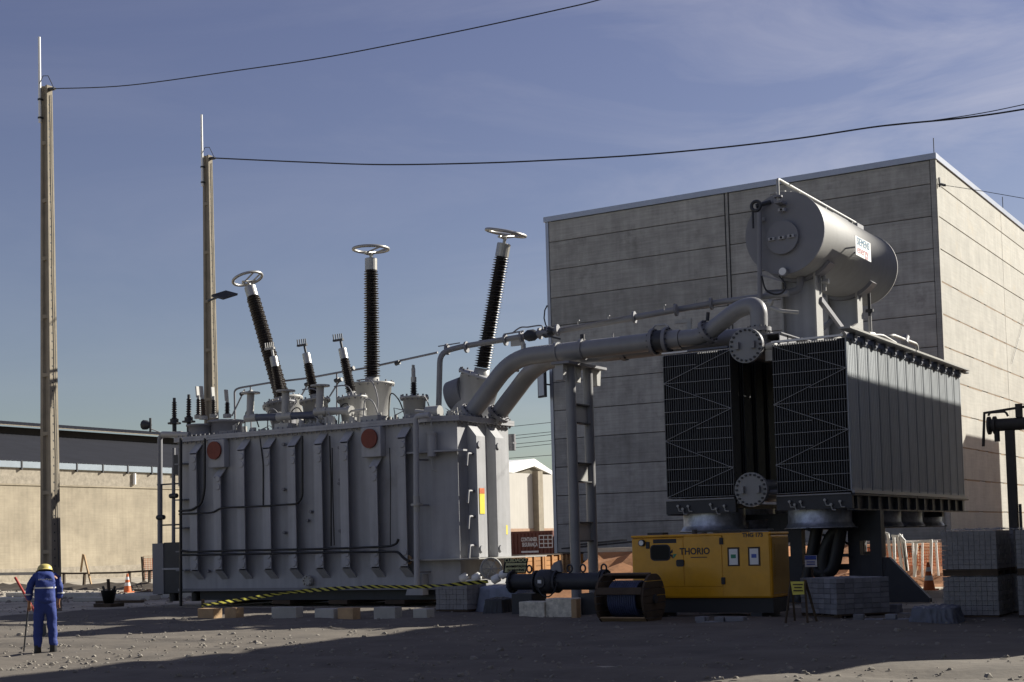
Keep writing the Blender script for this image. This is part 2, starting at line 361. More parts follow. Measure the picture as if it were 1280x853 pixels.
# ------------------------------------------------------------------ ground
def make_ground():
    mb = MB(); S = 700
    mb.add([(-S, -60, 0), (S, -60, 0), (S, S, 0), (-S, S, 0)], [(0, 1, 2, 3)])
    mb.build('ground', M_ground, base=(0, 0, 0), kind='structure')
    # earth bank rising to the yard the concrete building stands on; it comes forward left of the radiators
    rnd = random.Random(3); mb = MB(); xs = [-22.2+i*0.5 for i in range(70)]
    prof = [(0, -0.05), (.8, 0.10), (1.7, 0.36), (2.6, 0.68), (3.4, 0.98), (4.1, 1.24), (4.6, 1.38)]
    vs = []
    for x in xs:
        k_ = min(1, max(0, (x+18.2)/1.2)); y0 = 36.9+8.6*k_*k_*(3-2*k_)
        for k, (y, z) in enumerate(prof):
            vs.append((x, y0+y+rnd.uniform(-.2, .2)*(k < 5), z+rnd.uniform(-.09, .09)*(0 < k < 6)))
        vs += [(x, 54.0, 1.40), (x, 90, 1.41)]
    n = len(prof)+2
    mb.add(vs, [(i*n+k, (i+1)*n+k, (i+1)*n+k+1, i*n+k+1) for i in range(len(xs)-1) for k in range(n-1)])
    mb.build('earth_bank', M_odirt, base=(-14, 49, 0), kind='structure')
    mb = MB(); mb.box(-22.2, -18.4, 41.55, 41.95, 1.0, 1.52); mb.build('kerb', M_slab, kind='structure')
    mb = MB(); mb.box(-22.2, -18.4, 41.96, 53.9, 1.2, 1.48); mb.box(-18.39, -3.0, 50.4, 53.9, 1.2, 1.48); mb.build('pavement', M_slab, kind='structure')
    # dark soil sheet added before the tank to cut bounced light, with shallow wheel ruts
    from mathutils import noise as mn
    mb = MB(); nx, ny = 150, 70; vs = []
    for i in range(nx+1):
        for k in range(ny+1):
            u, v = i/nx, k/ny; x = -34+36*u; y = 9+23.2*v
            x += (1-v)*4*(u-.5); e = min(u, 1-u, v, 1-v)
            h = .05*mn.noise(Vector((x*.7, y*.7, 0)))+.02*mn.noise(Vector((x*2.6, y*2.6, 3)))
            d = (y-16.5+.06*(x+20)+.8*math.sin(x*.12)); 
            for o in (-.9, .9): h -= .075*math.exp(-((d-o)/.22)**2)
            jit = .9*mn.noise(Vector((x*.5, y*.5, 7))) if e < .02 else 0
            vs.append((x+jit, y+jit, 0.075+h if e > .02 else -.02))
    mb.add(vs, [(i*(ny+1)+k, (i+1)*(ny+1)+k, (i+1)*(ny+1)+k+1, i*(ny+1)+k+1) for i in range(nx) for k in range(ny)], True)
    mb.build('added_soil_sheet', M_added_soil, base=(-16, 20, 0), kind='structure')
    # dark soil berm at the foot of the yard fence
    mb = MB(); vs = []; xs = [-70+i*0.5 for i in range(60)]
    prof = [(48.6, -0.03), (49.3, 0.12), (50.0, 0.30), (50.9, 0.12), (51.8, -0.03)]
    for x in xs:
        for k, (y, z) in enumerate(prof): vs.append((x, y, z+rnd.uniform(-.10, .10)*(k in (1, 2, 3))))
    n = len(prof)
    mb.add(vs, [(i*n+k, (i+1)*n+k, (i+1)*n+k+1, i*n+k+1) for i in range(len(xs)-1) for k in range(n-1)])
    mb.build('soil_berm', M_ddirt, kind='structure')
    # loose stones and clods
    mb = MB()
    def clod(x, y, r):
        pr = []; zb = .07 if (-31 < x < 0 and 10 < y < 31.5) else 0
        for k in range(5):
            t = k*2*PI/5+rnd.uniform(-.3, .3); pr.append(Vector((x+math.cos(t)*r*rnd.uniform(.7, 1.2), y+math.sin(t)*r*rnd.uniform(.7, 1.2), zb+r*rnd.uniform(-.1, .25))))
        for k in range(5):
            t = (k+.5)*2*PI/5; pr.append(Vector((x+math.cos(t)*r*.6*rnd.uniform(.6, 1.2), y+math.sin(t)*r*.6*rnd.uniform(.6, 1.2), zb+r*rnd.uniform(.45, .8))))
        mb.add(pr, [(k, (k+1) % 5, 5+k) for k in range(5)]+[((k+1) % 5, 5+(k+1) % 5, 5+k) for k in range(5)]+[(5, 6, 7, 8, 9)])
    for _ in range(6000):
        y = 14+34*rnd.random()**1.3; x0 = -y*1.20; x1 = -y*0.02
        clod(rnd.uniform(x0-3, x1), y, min(abs(rnd.gauss(0, .022))+.008, .11))
    for _ in range(900):
        clod(rnd.uniform(-62, -36), rnd.uniform(36, 49), min(abs(rnd.gauss(0, .06))+.02, .16))
    tag(mb.build('loose_stones', M_stone, base=(-20, 30, 0)), 'loose grey stones and clods scattered over the bare ground', 'rubble', kind='stuff')
make_ground()

# ------------------------------------------------------------------ concrete cell building
BX0, BX1, BY0, BY1 = -31.01, -13.815, 54.0, 80.0
ZT = 15.95
def panel_mesh(L_, h, t):
    mb = MB(); c = 0.012
    # chamfered slab lying in XZ, front face towards -Y at y=0
    vs = [(0, c, 0), (L_, c, 0), (L_, c, h), (0, c, h), (c, 0, c), (L_-c, 0, c), (L_-c, 0, h-c), (c, 0, h-c), (0, t, 0), (L_, t, 0), (L_, t, h), (0, t, h)]
    mb.add(vs, [(4, 5, 6, 7), (0, 1, 5, 4), (1, 2, 6, 5), (2, 3, 7, 6), (3, 0, 4, 7), (8, 9, 1, 0), (9, 10, 2, 1), (10, 11, 3, 2), (11, 8, 0, 3)])
    return mb
def make_building():
    t = thing('concrete_building', 'tall windowless building of stacked precast concrete panels behind the radiators', 'building', (-22.4, 54, 1.25))
    o0 = ORIG[t.name]
    mb = MB(); mb.box(BX0+.12, BX1-.12, BY0+.075, BY1, 0.8, ZT-.05); mb.build('core_wall', M_joint, t)
    rows = [(ZT-0.92, ZT)] + [(15.029-1.25*k, 15.029-1.25*(k-1)) for k in range(1, 12)]
    rows.append((0.9, 15.029-1.25*11))
    cache = {}
    def put(face, a0, a1, z0, z1):
        g = 0.014; L_, h = a1-a0-2*g, z1-z0-2*g
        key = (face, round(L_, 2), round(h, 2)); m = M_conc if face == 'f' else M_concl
        if key not in cache:
            me_o = panel_mesh(L_, h, 0.09).build('wall_panel', m, base=(0, 0, 0)); cache[key] = me_o
            o = me_o
        else:
            o = bpy.data.objects.new('wall_panel', cache[key].data); C.objects.link(o)
        ORIG[o.name] = o0; o.parent = t
        if face == 'f': o.location = Vector((a0+g, BY0, z0+g)) - o0
        else:
            o.rotation_euler = (0, 0, PI/2); o.location = Vector((BX1, a0+g, z0+g)) - o0
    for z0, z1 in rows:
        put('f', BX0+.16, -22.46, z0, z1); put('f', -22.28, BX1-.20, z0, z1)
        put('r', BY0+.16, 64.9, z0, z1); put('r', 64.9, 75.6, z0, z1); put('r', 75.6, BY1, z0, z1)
    mb = MB(); mb.box(BX0, BX0+.15, BY0-.012, BY0+.09, .9, ZT); mb.build('corner_strip', M_flash, t)
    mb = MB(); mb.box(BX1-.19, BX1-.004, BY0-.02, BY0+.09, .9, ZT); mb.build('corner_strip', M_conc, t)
    mb = MB(); mb.box(BX1-.09, BX1+.02, BY0+.003, BY0+.15, .9, ZT); mb.build('corner_strip', M_concl, t)
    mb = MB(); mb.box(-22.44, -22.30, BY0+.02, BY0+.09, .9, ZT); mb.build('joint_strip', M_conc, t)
    for x in (-22.45, -22.29):
        mb = MB(); mb.tube([(x, BY0-.03, .9), (x, BY0-.03, ZT+.1)], .014, 6); mb.build('down_conductor', M_dark, t)
    mb = MB(); mb.box(BX0-.06, BX1+.06, BY0-.07, BY0+.35, ZT+.004, ZT+.23); mb.build('parapet_flashing', M_flash, t)
    mb = MB(); mb.box(BX1-.35, BX1+.06, BY0+.354, BY1, ZT+.004, ZT+.22); mb.build('parapet_flashing', M_flash, t)
    mb = MB(); mb.box(BX0, BX1-.36, BY0+.36, BY1, ZT-.04, ZT+.12); mb.build('roof', M_roof, t)
    # rust weeping out of the side joints
    rnd = random.Random(5); mb = MB()
    for z0, z1 in rows[3:12]:
        y = BY0+.2
        while y < 78:
            w = rnd.uniform(.5, 2.2); h = rnd.uniform(.01, .05)
            mb.box(BX1-.01, BX1+.0025, y, y+w, z0-.012-h*.6, z0+.012); y += w*rnd.uniform(.9, 1.8)
    mb.build('rust_weep', M_rust, t, kind='stuff')
    for y in (54.3, 65.9):
        mb = MB(); mb.cyl((BX1-.1, y, ZT+.2), (BX1-.1, y, ZT+.9), .018, n=6); mb.build('air_terminal', M_dark, t)
    mb = MB(); mb.tube([(-31.00, 53.95, 12.23), (-31.13, 53.95, 12.03), (-31.18, 53.95, 11.68), (-31.11, 53.95, 11.38), (-30.99, 53.95, 11.19)], .03, 6); mb.build('cable_loop', M_dark, t)
    f = thing('floodlight', 'flat floodlight bracketed to the left edge of the concrete building', 'floodlight', (-31.1, 53.9, 8.2))
    mb = MB(); mb.box(-31.42, -30.92, 53.55, 53.66, 8.12, 9.32, rot=-.35); mb.build('housing', M_dark, f)
    mb = MB(); mb.box(-31.36, -30.98, 53.53, 53.545, 8.2, 9.24, rot=-.35, piv=(-31.17, 53.6, 0)); mb.build('lens', M_flash, f)
    mb = MB(); mb.beam((-31.05, 53.62, 8.7), (-31.0, 54.05, 8.7), .06, .06); mb.build('bracket', M_dark, f)
make_building()

def make_unseen_walls():
    # the next bay stands just out of view on the right; its firewall shades the radiators and the yard in front
    t = thing('unseen_concrete_wall', 'unseen tall plain concrete firewall of the next bay, right of the radiators', 'firewall', (-2.2, 36, 0))
    for k in range(13):
        mb = MB(); mb.box(-3.6, -0.8, 25.0, 55.8, 0.996*k+.01, 0.996*(k+1)-.01); mb.build('wall_panel', M_concl, t)
    t = thing('unseen_concrete_wall', 'unseen concrete wall added right of the foreground to dim the skylight on the tank', 'firewall', (3, 8, 0))
    for k in range(13):  # unseen wall, added only to dim the light from the right
        mb = MB(); mb.box(1.8, 4.2, -10, 22.0, 0.996*k+.01, 0.996*(k+1)-.01); mb.build('wall_panel', M_concl, t)
    t = thing('shadow_block', 'plain concrete block out of view, standing in for what shades the building side', 'building', (-6, 66, 1.2))
    for k in range(11):  # unseen block, sized for the shadow on the building's right face
        mb = MB(); mb.box(-8.2, -3.0, 65.5, 71.1, 1.2+.909*k, 1.2+.909*(k+1)-.02); mb.build('wall_panel', M_concl, t)
make_unseen_walls()

# ------------------------------------------------------------------ long warehouse on the left
def make_long_warehouse():
    X = -80.7
    t = thing('long_warehouse', 'long low warehouse with plastered wall and dark sheet roof at left', 'building', (X, 80, 0))
    mb = MB(); mb.box(X-.4, X, 30, 130, -.1, 6.80); mb.build('wall', M_plaster, t)
    mb = MB(); mb.box(X-.4, X+.05, 30, 130, 6.803, 7.92); mb.build('roughcast_band', M_rough, t)
    mb = MB(); mb.box(X+.002, X+.07, 30, 130, 6.70, 6.80); mb.build('string_course', M_plaster, t)
    mb = MB(); mb.box(X, X+.25, 30, 130, 0, 0.9); mb.build('wall_foot', M_rough, t)
    def sheet(name, xa, za, xb, zb, y0, y1, m, pitch=.45, amp=.05, th=.03):
        mb = MB(); vs = []; n = int((y1-y0)/pitch*4)
        for i in range(n+1):
            y = y0+(y1-y0)*i/n; d = amp*math.sin(i*PI/2)
            vs += [(xa, y, za+d), (xb, y, zb+d), (xa, y, za+d-th), (xb, y, zb+d-th)]
        fs = []
        for i in range(n):
            a = i*4; b = a+4; fs += [(a, a+1, b+1, b), (a+2, b+2, b+3, a+3), (a, b, b+2, a+2), (a+1, a+3, b+3, b+1)]
        mb.add(vs, fs); return mb.build(name, m, t)
    sheet('roof', X+.1, 8.42, -98, 12.05, 40, 130, M_roof)
    sheet('monitor_roof', -97, 12.78, -105, 13.9, 40, 130, M_roof, amp=.06)
    mb = MB(); mb.box(-98.6, -98.2, 40, 130, 11.6, 12.7); mb.build('monitor_wall', M_joint, t)  # dark colour carries the shadow under the monitor roof
    mb = MB(); mb.box(-96.98, -96.9, 40, 130, 12.68, 12.74); mb.build('monitor_fascia', M_pole, t)
    ys = [44+i*2.45 for i in range(26)]
    first = None
    for y in ys:
        if first is None:
            mb = MB(); mb.box(X+.06, X+.22, y+.06, y+2.39, 7.93, 8.36); first = mb.build('gutter', M_gutter, t)
        else: copy_part(first, t, (0, y-ys[0], 0))
    first = None
    for y in ys:
        if first is None:
            mb = MB(); mb.box(X+.04, X+.26, y-.05, y+.05, 7.78, 8.40); first = mb.build('gutter_strap', M_dark, t)
        else: copy_part(first, t, (0, y-ys[0], 0))
    mb = MB(); mb.cyl((-80.55, 76.55, 7.82), (-80.55, 76.54, 6.97), .13, n=10); mb.build('rain_spout', M_white, t)
make_long_warehouse()

# ------------------------------------------------------------------ white warehouse far behind
def make_white_warehouse():
    X = -60.0
    q = [(-60.00, 95.47, 7.36), (-60.00, 105.81, 7.65), (-60.00, 98.04, 7.49), (-60.00, 101.52, 8.16), (-60.00, 104.02, 7.67), (-60.00, 96.47, 8.19), (-60.00, 101.55, 8.76), (-60.00, 104.71, 7.75), (-60.00, 104.69, 7.41), (-60.00, 104.02, 7.60), (-60.00, 101.52, 8.13), (-60.00, 98.04, 7.46), (-60.00, 96.43, 7.38), (-60.00, 101.12, 5.65), (-60.00, 101.91, 5.66), (-60.00, 97.68, 2.94)]
    y0, y1 = q[0][1], q[1][1]+6; zt = q[2][2]
    t = thing('white_warehouse', 'sunlit white warehouse with a small gable between tank and concrete building', 'building', (X, (y0+y1)/2, 0))
    mb = MB(); mb.box(X-14, X, y0, y1, 0, zt); mb.build('wall', M_whwall, t)
    mb = MB(); mb.box(X+.002, X+.05, y0, y1, 0, q[15][2]); mb.build('wall_foot', M_brick, t)
    a, b, c = Vector(q[2]), Vector(q[3]), Vector(q[4]); mb = MB(); n = 48; vs = []
    for i in range(n+1):
        k = i/n; p = a+(b-a)*k*2 if k < .5 else b+(c-b)*(k*2-1); base = a+(c-a)*k; d = .05*(i % 2)
        vs += [(X-.3+d, base.y, zt+.002), (X-.3+d, p.y, max(p.z, zt+.01))]
    mb.add(vs, [(2*i, 2*i+2, 2*i+3, 2*i+1) for i in range(n)]); mb.build('gable_sheet', M_sheet, t)
    mb = MB(); mb.prism([q[5], q[6], q[10], q[11], q[12]], (-6, 0, 0)); mb.build('roof', M_white, t)
    mb = MB(); mb.prism([(p[0]+.01, p[1], p[2]) for p in (q[6], q[7], q[8], q[9], q[10])], (-6, 0, 0)); mb.build('roof', M_white, t)
    mb = MB(); mb.box(X+.003, X+.55, q[13][1], q[14][1], 0, zt+.2); mb.build('pilaster', M_pole, t)
make_white_warehouse()

# ------------------------------------------------------------------ concrete poles
HP = [(-.5, -.5), (-.26, -.5), (-.16, -.24), (.16, -.24), (.26, -.5), (.5, -.5), (.5, .5), (.26, .5), (.16, .24), (-.16, .24), (-.26, .5), (-.5, .5)]
def make_pole(x, y, H, label, rodh):
    t = thing('concrete_pole', label, 'pole', (x, y, 0), 'tapered concrete poles carrying the overhead wires')
    wb, db, wt, dt = .56, .38, .30, .22
    def sz(z): k = z/H; return wb+(wt-wb)*k, db+(dt-db)*k
    mb = MB(); n = len(HP)
    vs = [(x+p[0]*wb, y+p[1]*db, 0) for p in HP] + [(x+p[0]*wt, y+p[1]*dt, H) for p in HP]
    mb.add(vs, [(i, (i+1) % n, n+(i+1) % n, n+i) for i in range(n)] + [list(range(n, 2*n))]); mb.build('shaft', M_pole, t)
    for k in range(1, 9):
        z = k*H/9; w, d = sz(z)
        mb = MB(); mb.box(x-w*.26, x+w*.26, y-d*.492, y-d*.2, z-.06, z+.06); mb.build('stiffener_web', M_pole, t)
    mb = MB()
    for k in range(60):
        z = .6+k*(H-1)/60; w, d = sz(z)
        mb.box(x+w*.5-.02, x+w*.5+.002, y-d*.16-.02, y-d*.16+.02, z, z+.05)
    mb.build('bolt_holes', M_letdk, t, kind='stuff')
    w0, d0 = sz(0)
    mb = MB(); pts = []
    for k in range(14):
        z = H-.3-k*(H-.5)/14; w, d = sz(z); pts.append((x+w*.5+.03, y+d*(.12+.05*math.sin(k*2.1)), z))
    mb.tube(pts, .012, 5); mb.build('ground_cable', M_dark, t)
    mb = MB(); mb.cyl((x-.12, y-dt*.5-.06, H-1.2), (x-.12, y-dt*.5-.06, H+rodh), .048, .04, 8); mb.build('lightning_rod', M_white, t)
    for z in (H-1.05, H-.45):
        mb = MB(); mb.box(x-.17, x-.06, y-dt*.5-.11, y-dt*.5+.05, z-.03, z+.03); mb.build('rod_clamp', M_dark, t)
    mb = MB(); mb.cyl((x+.10, y, H-.12), (x+.42, y-.02, H-.16), .07, .05, 8); mb.build('wire_clamp', M_dark, t)
    mb = MB(); mb.tube([(x-.1, y-.2, H+.05), (x+.02, y-.15, H+.3), (x+.2, y-.1, H+.28), (x+.38, y-.05, H-.1)], .014, 5); mb.build('jumper_wire', M_dark, t)
    return t
make_pole(-36.02, 30.65, 16.88, 'tapered concrete pole nearest the worker in blue, white rod on top', 1.6)
make_pole(-37.92, 40.0, 17.0, 'tapered concrete pole behind the transformer, floodlight halfway up', 1.6)
def pole_floodlight():
    f = thing('floodlight', 'small square floodlight fixed to the pole behind the transformer', 'floodlight', (-37.5, 39.6, 10.6))
    q = [(-37.18, 39.30, 11.34), (-36.73, 39.30, 11.50), (-36.13, 39.30, 11.31), (-36.57, 39.30, 11.15)]
    mb = MB(); mb.prism([Vector(p)+Vector((0, (0, .5, .5, 0)[i]*.6, 0)) for i, p in enumerate(q)], (0.02, .0, .07)); mb.build('housing', M_dark, f)
    qq = [Vector(p)+Vector((0, (0, .5, .5, 0)[i]*.6, 0)) for i, p in enumerate(q)]; cen = sum(qq, Vector())/4
    mb = MB(); mb.prism([cen+(p-cen)*.82-Vector((0, 0, .004)) for p in qq], (0, 0, -.006)); mb.build('lens', M_pole, f)
    mb = MB(); mb.beam(cen+Vector((0, 0, .05)), (-37.85, 39.85, cen.z), .06, .06); mb.build('bracket', M_dark, f)
pole_floodlight()

def wire(pts, r, label, group=None, m=None):
    mb = MB(); mb.tube(pts, r, 5); o = mb.build('overhead_wire', m or M_black)
    tag(o, label, 'wire', group)
def smooth_pts(pts, n=8):
    pts = [Vector(p) for p in pts]; out = []
    for i in range(len(pts)-1):
        p0 = pts[max(i-1, 0)]; p1 = pts[i]; p2 = pts[i+1]; p3 = pts[min(i+2, len(pts)-1)]
        for k in range(n):
            t = k/n
            out.append(.5*((2*p1)+(p2-p0)*t+(2*p0-5*p1+4*p2-p3)*t*t+(3*p1-p0-3*p2+p3)*t**3))
    out.append(pts[-1]); return out
wire(smooth_pts([(-35.6, 30.63, 16.72)]+[(-32.27, 30.60, 16.17), (-27.68, 30.60, 15.73), (-24.70, 30.60, 15.47), (-21.94, 30.60, 15.32), (-19.37, 30.60, 15.21), (-16.97, 30.60, 15.14), (-15.83, 30.60, 15.13), (-13.45, 30.60, 15.21), (-5.39, 30.60, 15.83)]), .017,
     'upper overhead wire running up and away from the pole by the worker')
wire(smooth_pts([(-37.5, 39.98, 16.84)]+[(-33.05, 39.90, 15.93), (-29.42, 39.90, 15.24), (-25.39, 39.90, 14.63), (-22.29, 39.90, 14.23), (-19.39, 39.90, 13.90), (-16.68, 39.90, 13.67), (-14.13, 39.90, 13.52), (-11.72, 39.90, 13.45), (-9.47, 39.90, 13.27), (-7.75, 39.90, 13.21), (-4.93, 39.90, 13.22)]), .026,
     'lower overhead wire crossing above the concrete building from the second pole')
wire(smooth_pts([(-11.82, 39.90, 13.45), (-10.58, 39.90, 13.36), (-9.03, 39.90, 13.31), (-7.75, 39.90, 13.34), (-4.91, 39.90, 13.47)]), .014,
     'thin second wire leaving the lower overhead wire above the building corner')
wire(smooth_pts([(-13.75, 54.45, 15.04)]+[(-11.56, 50.00, 13.62), (-10.63, 50.00, 13.31), (-9.59, 50.00, 12.96), (-6.85, 50.00, 12.06)]), .011,
     'thin wire from the corner bracket of the concrete building')
mbk = MB(); mbk.beam((-13.74, 54.22, 15.27), (-13.74, 54.28, 14.91), .06, .12); mbk.beam((-13.70, 54.14, 15.00), (-13.30, 53.25, 14.70), .08, .08)
tag(mbk.build('wire_bracket', M_dark), 'small dark wire bracket on the top corner of the concrete building', 'bracket')
wire([(-13.75, 65.51, 9.18), (-13.75, 68.51, 11.53), (-13.75, 72.89, 14.85)], .012, 'slack grey cable hanging down the lit side of the building')
for a, b, lab in zip([(-108.96, 150.00, 16.20), (-109.00, 150.00, 15.05), (-109.01, 150.00, 14.42), (-109.03, 150.00, 14.00), (-109.04, 150.00, 13.37), (-109.07, 150.00, 12.53)], [(-82.62, 150.00, 16.50), (-82.66, 150.00, 15.34), (-82.67, 150.00, 15.05), (-82.69, 150.00, 14.27), (-82.71, 150.00, 13.88), (-82.75, 150.00, 12.43)],
        ('highest', 'second highest', 'third highest', 'fourth highest', 'second lowest', 'lowest')):
    wire([a, (Vector(a)+Vector(b))/2-Vector((0, 0, .15)), b], .035, lab+' of the distant power lines seen past the tank', 'distant power lines', M_dark)

# ------------------------------------------------------------------ the big transformer
TX0, TX1, TY0, TY1 = -32.93, -22.35, 33.30, 36.55
CX, CY = 0.80, 0.24
def tank_poly(off=0.0):
    o = off; kx, ky = CX+o*.87, CY+o*.13
    return [(TX0-o, TY0-o), (TX1+o-kx, TY0-o), (TX1+o, TY0-o+ky), (TX1+o, TY1+o-ky), (TX1+o-kx, TY1+o), (TX0-o, TY1+o)]
def shed_profile(r0, r1, h, n, rin):
    pr = [(r0*rin, 0)]
    for i in range(n):
        a = h*i/n; b = h/n; r = r0+(r1-r0)*i/n; big = r if i % 2 == 0 else r*.93
        pr += [(r*rin, a+b*.08), (big, a+b*.30), (big, a+b*.38), (r*rin, a+b*.78)]
    pr.append((r1*rin, h)); return pr
def make_transformer():
    t = thing('power_transformer', 'huge grey ribbed transformer tank with tall dark bushings on its lid', 'transformer', (-27.7, 35.2, 0.1))
    mb = MB(); mb.outline(tank_poly(), .58, 5.28); mb.build('tank', M_tank, t)
    mb = MB(); mb.outline(tank_poly(.15), 5.284, 5.36); lid = mb.build('cover', M_tank, t)
    mb = MB(); mb.outline(tank_poly(.15), 5.364, 5.44); mb.build('cover_flange', M_tank, lid)
    mb = MB(); P = tank_poly(.09)
    for i in range(len(P)):
        a, b = Vector(P[i]), Vector(P[(i+1) % len(P)]); n = int((b-a).length/.19)
        for k in range(n):
            p = a+(b-a)*(k+.5)/n; mb.cyl((p.x, p.y, 5.22), (p.x, p.y, 5.50), .024, n=6)
    mb.build('cover_bolts', M_tankd, lid, kind='stuff')
    mb = MB(); mb.outline(tank_poly(.10), .50, .58); mb.build('base_plate', M_tankd, t)
    # side door-like shelf running round the +X end
    mb = MB(); mb.outline([(-23.75, 33.0), (-22.95, 32.95), (-22.05, 33.25), (-21.75, 33.6), (-21.75, 37.4), (-22.34, 37.4), (-22.34, 33.535), (-23.16, 33.29), (-23.75, 33.29)], 1.33, 1.365); mb.build('end_shelf', M_pale, t)
    # vertical stiffeners on the long face
    xr = [p[0] for p in [(-31.94, 33.00, 2.76), (-30.92, 33.00, 2.73), (-29.93, 33.00, 2.70), (-28.89, 33.00, 2.66), (-27.88, 33.00, 2.63), (-26.86, 33.00, 2.60), (-25.87, 33.00, 2.57), (-24.81, 33.00, 2.54), (-23.78, 33.00, 2.50)]]
    w = .30; pad = None
    def weld_pad(c):
        nonlocal pad
        if pad is None:
            mb = MB(); mb.cyl((c[0], c[1]+.01, c[2]), (c[0], c[1]-.028, c[2]), .105, .09, 12); pad = (mb.build('weld_pad', M_tank, t), Vector(c))
        else: copy_part(pad[0], t, Vector(c)-pad[1])
    for i, x1 in enumerate(xr):
        x0 = x1-w; top = 5.22; yb = TY0-.004; yf = TY0-.34
        if i in (1, 7): top = 4.42
        lo = .86
        mb = MB(); mb.prism([(x0, yb, lo), (x0, yf, lo+.28), (x0, yf, top-.34), (x0, yb, top)], (.05, 0, 0))
        mb.box(x0+.0505, x1, yf, yf+.03, lo+.282, top-.342)                     # open channel, shaped to hold shade beside the rib: front plate on one web
        mb.prism([(x0+.051, yf, top-.34), (x0+.051, yb, top), (x0+.051, yb, top-.04), (x0+.051, yf, top-.38)], (w-.051, 0, 0))
        mb.prism([(x0+.051, yf, lo+.28), (x0+.051, yb, lo), (x0+.051, yb, lo+.04), (x0+.051, yf, lo+.32)], (w-.051, 0, 0))
        mb.build('stiffener', M_tank, t)
        for zz in ((top-.55, top-.80) if i not in (1, 7) else (top-.40, top-.66)):
            weld_pad((x1-.10, yf, zz))
        for zz in (1.32, 1.58): weld_pad((x1-.10, yf, zz))
    for i in (1, 7):
        x1 = xr[i]; mb = MB(); mb.box(x1-.60, x1+.10, TY0-.26, TY0-.01, 4.38, 5.26); pl = mb.build('cover_plate', M_tank, t, bevel=.02)
        c = (x1-.27, TY0-.27, 4.92)
        mb = MB(); mb.cyl(c, (c[0], c[1]-.06, c[2]), .285, n=28); mb.build('red_blanking_disc', M_red, pl)
    # stiffeners on the short end
    for y0, y1 in ((34.04, 34.50), (35.07, 35.54)):
        mb = MB(); mb.prism([(TX1+.003, y0, 1.38), (TX1+.32, y0, 1.38), (TX1+.32, y0, 4.86), (TX1+.003, y0, 5.24)], (0, y1-y0, 0)); s = mb.build('end_stiffener', M_tank, t)
        for zz in (1.62, 4.62):
            mb = MB(); mb.cyl((TX1+.31, (y0+y1)/2-.1, zz), (TX1+.36, (y0+y1)/2-.1, zz), .10, n=12); mb.build('lifting_pad', M_tank, s)
    for z in (4.35, 3.28, 2.55, 1.72):
        mb = MB(); mb.tube(bend([(TX1+.2, 34.04, z), (TX1+.2, 33.74, z), (TX1+.24, 33.62, z-.36)], .06, 3), .04, 6); mb.build('step_hook', M_tankd, t)
    mb = MB(); mb.box(TX1+.325, TX1+.335, 34.12, 34.38, 2.62, 3.20); st = mb.build('warning_sticker', M_orust, t)
    mb = MB(); mb.box(TX1+.325, TX1+.338, 34.12, 34.38, 3.204, 3.36); mb.build('sticker_head', M_orange, st)
    mb = MB(); mb.box(TX1+.002, TX1+.012, 35.9, 36.12, 2.02, 2.30); mb.build('small_sticker', M_orust, t)
    # bracket and canister on the chamfer
    mb = MB(); mb.outline([(-23.9, 33.05), (-22.75, 33.05), (-22.0, 33.3), (-22.0, 33.5), (-22.36, 33.52), (-23.16, 33.28), (-23.9, 33.28)], 4.40, 4.45); br = mb.build('bracket', M_tank, t)
    mb = MB(); mb.cyl((-22.95, 33.12, 4.28), (-22.95, 33.12, 4.92), .135, n=16); mb.cyl((-22.95, 33.12, 4.92), (-22.95, 33.12, 4.98), .16, n=16); mb.build('canister', M_tank, br)
    mb = MB(); mb.tube([(-22.95, 33.12, 4.98), (-22.96, 33.14, 5.4)], .02, 6); mb.tube([(-22.95, 33.12, 4.28), (-22.95, 33.12, 3.9), (-22.8, 33.12, 3.85)], .02, 6); mb.build('canister_tube', M_pale, br)
    mb = MB(); q = (-22.58, 36.90, 4.84); mb.cyl((q[0], q[1], q[2]-.25), (q[0], q[1], q[2]+.25), .11, n=12); mb.box(q[0]-.5, q[0]+.1, q[1]-.1, q[1]+.1, q[2]-.05, q[2]); mb.box(q[0]-.5, q[0]-.25, q[1]-.3, q[1]+.1, q[2]-.7, q[2]+.5); mb.build('end_junction_box', M_tankd, t)
    # slender pipe with union in front of the long face
    mb = MB(); mb.tube(bend([(-22.81, 32.85, 5.44), (-23.29, 32.85, 5.43), (-23.39, 32.85, 0.59)], .12), .085, 10); fp = mb.build('drain_pipe', M_tank, t)
    q = (-23.33, 32.85, 2.92)
    mb = MB(); mb.cyl((q[0], q[1], q[2]-.03), (q[0], q[1], q[2]+.03), .17, n=12); mb.cyl((q[0], q[1], q[2]-.2), (q[0], q[1], q[2]+.24), .10, n=10); mb.build('pipe_union', M_pale, fp)
    for z in (1.0, 2.9, 4.2):
        mb = MB(); mb.beam((q[0], 32.9, z), (q[0]+.1, 33.3, z), .05, .05); mb.build('pipe_clip', M_tankd, fp)
    mb = MB(); c = (-23.22, 33.60, 5.61); mb.cyl((c[0]-.2, c[1], c[2]), (c[0]+.26, c[1], c[2]), .17, n=14); mb.tube([(c[0]-.55, c[1]-.1, c[2]+.05), (c[0]-.2, c[1], c[2])], .06, 8); mb.build('relief_valve', M_pale, t)
    # conduits clipped to the long face
    Y = 32.94
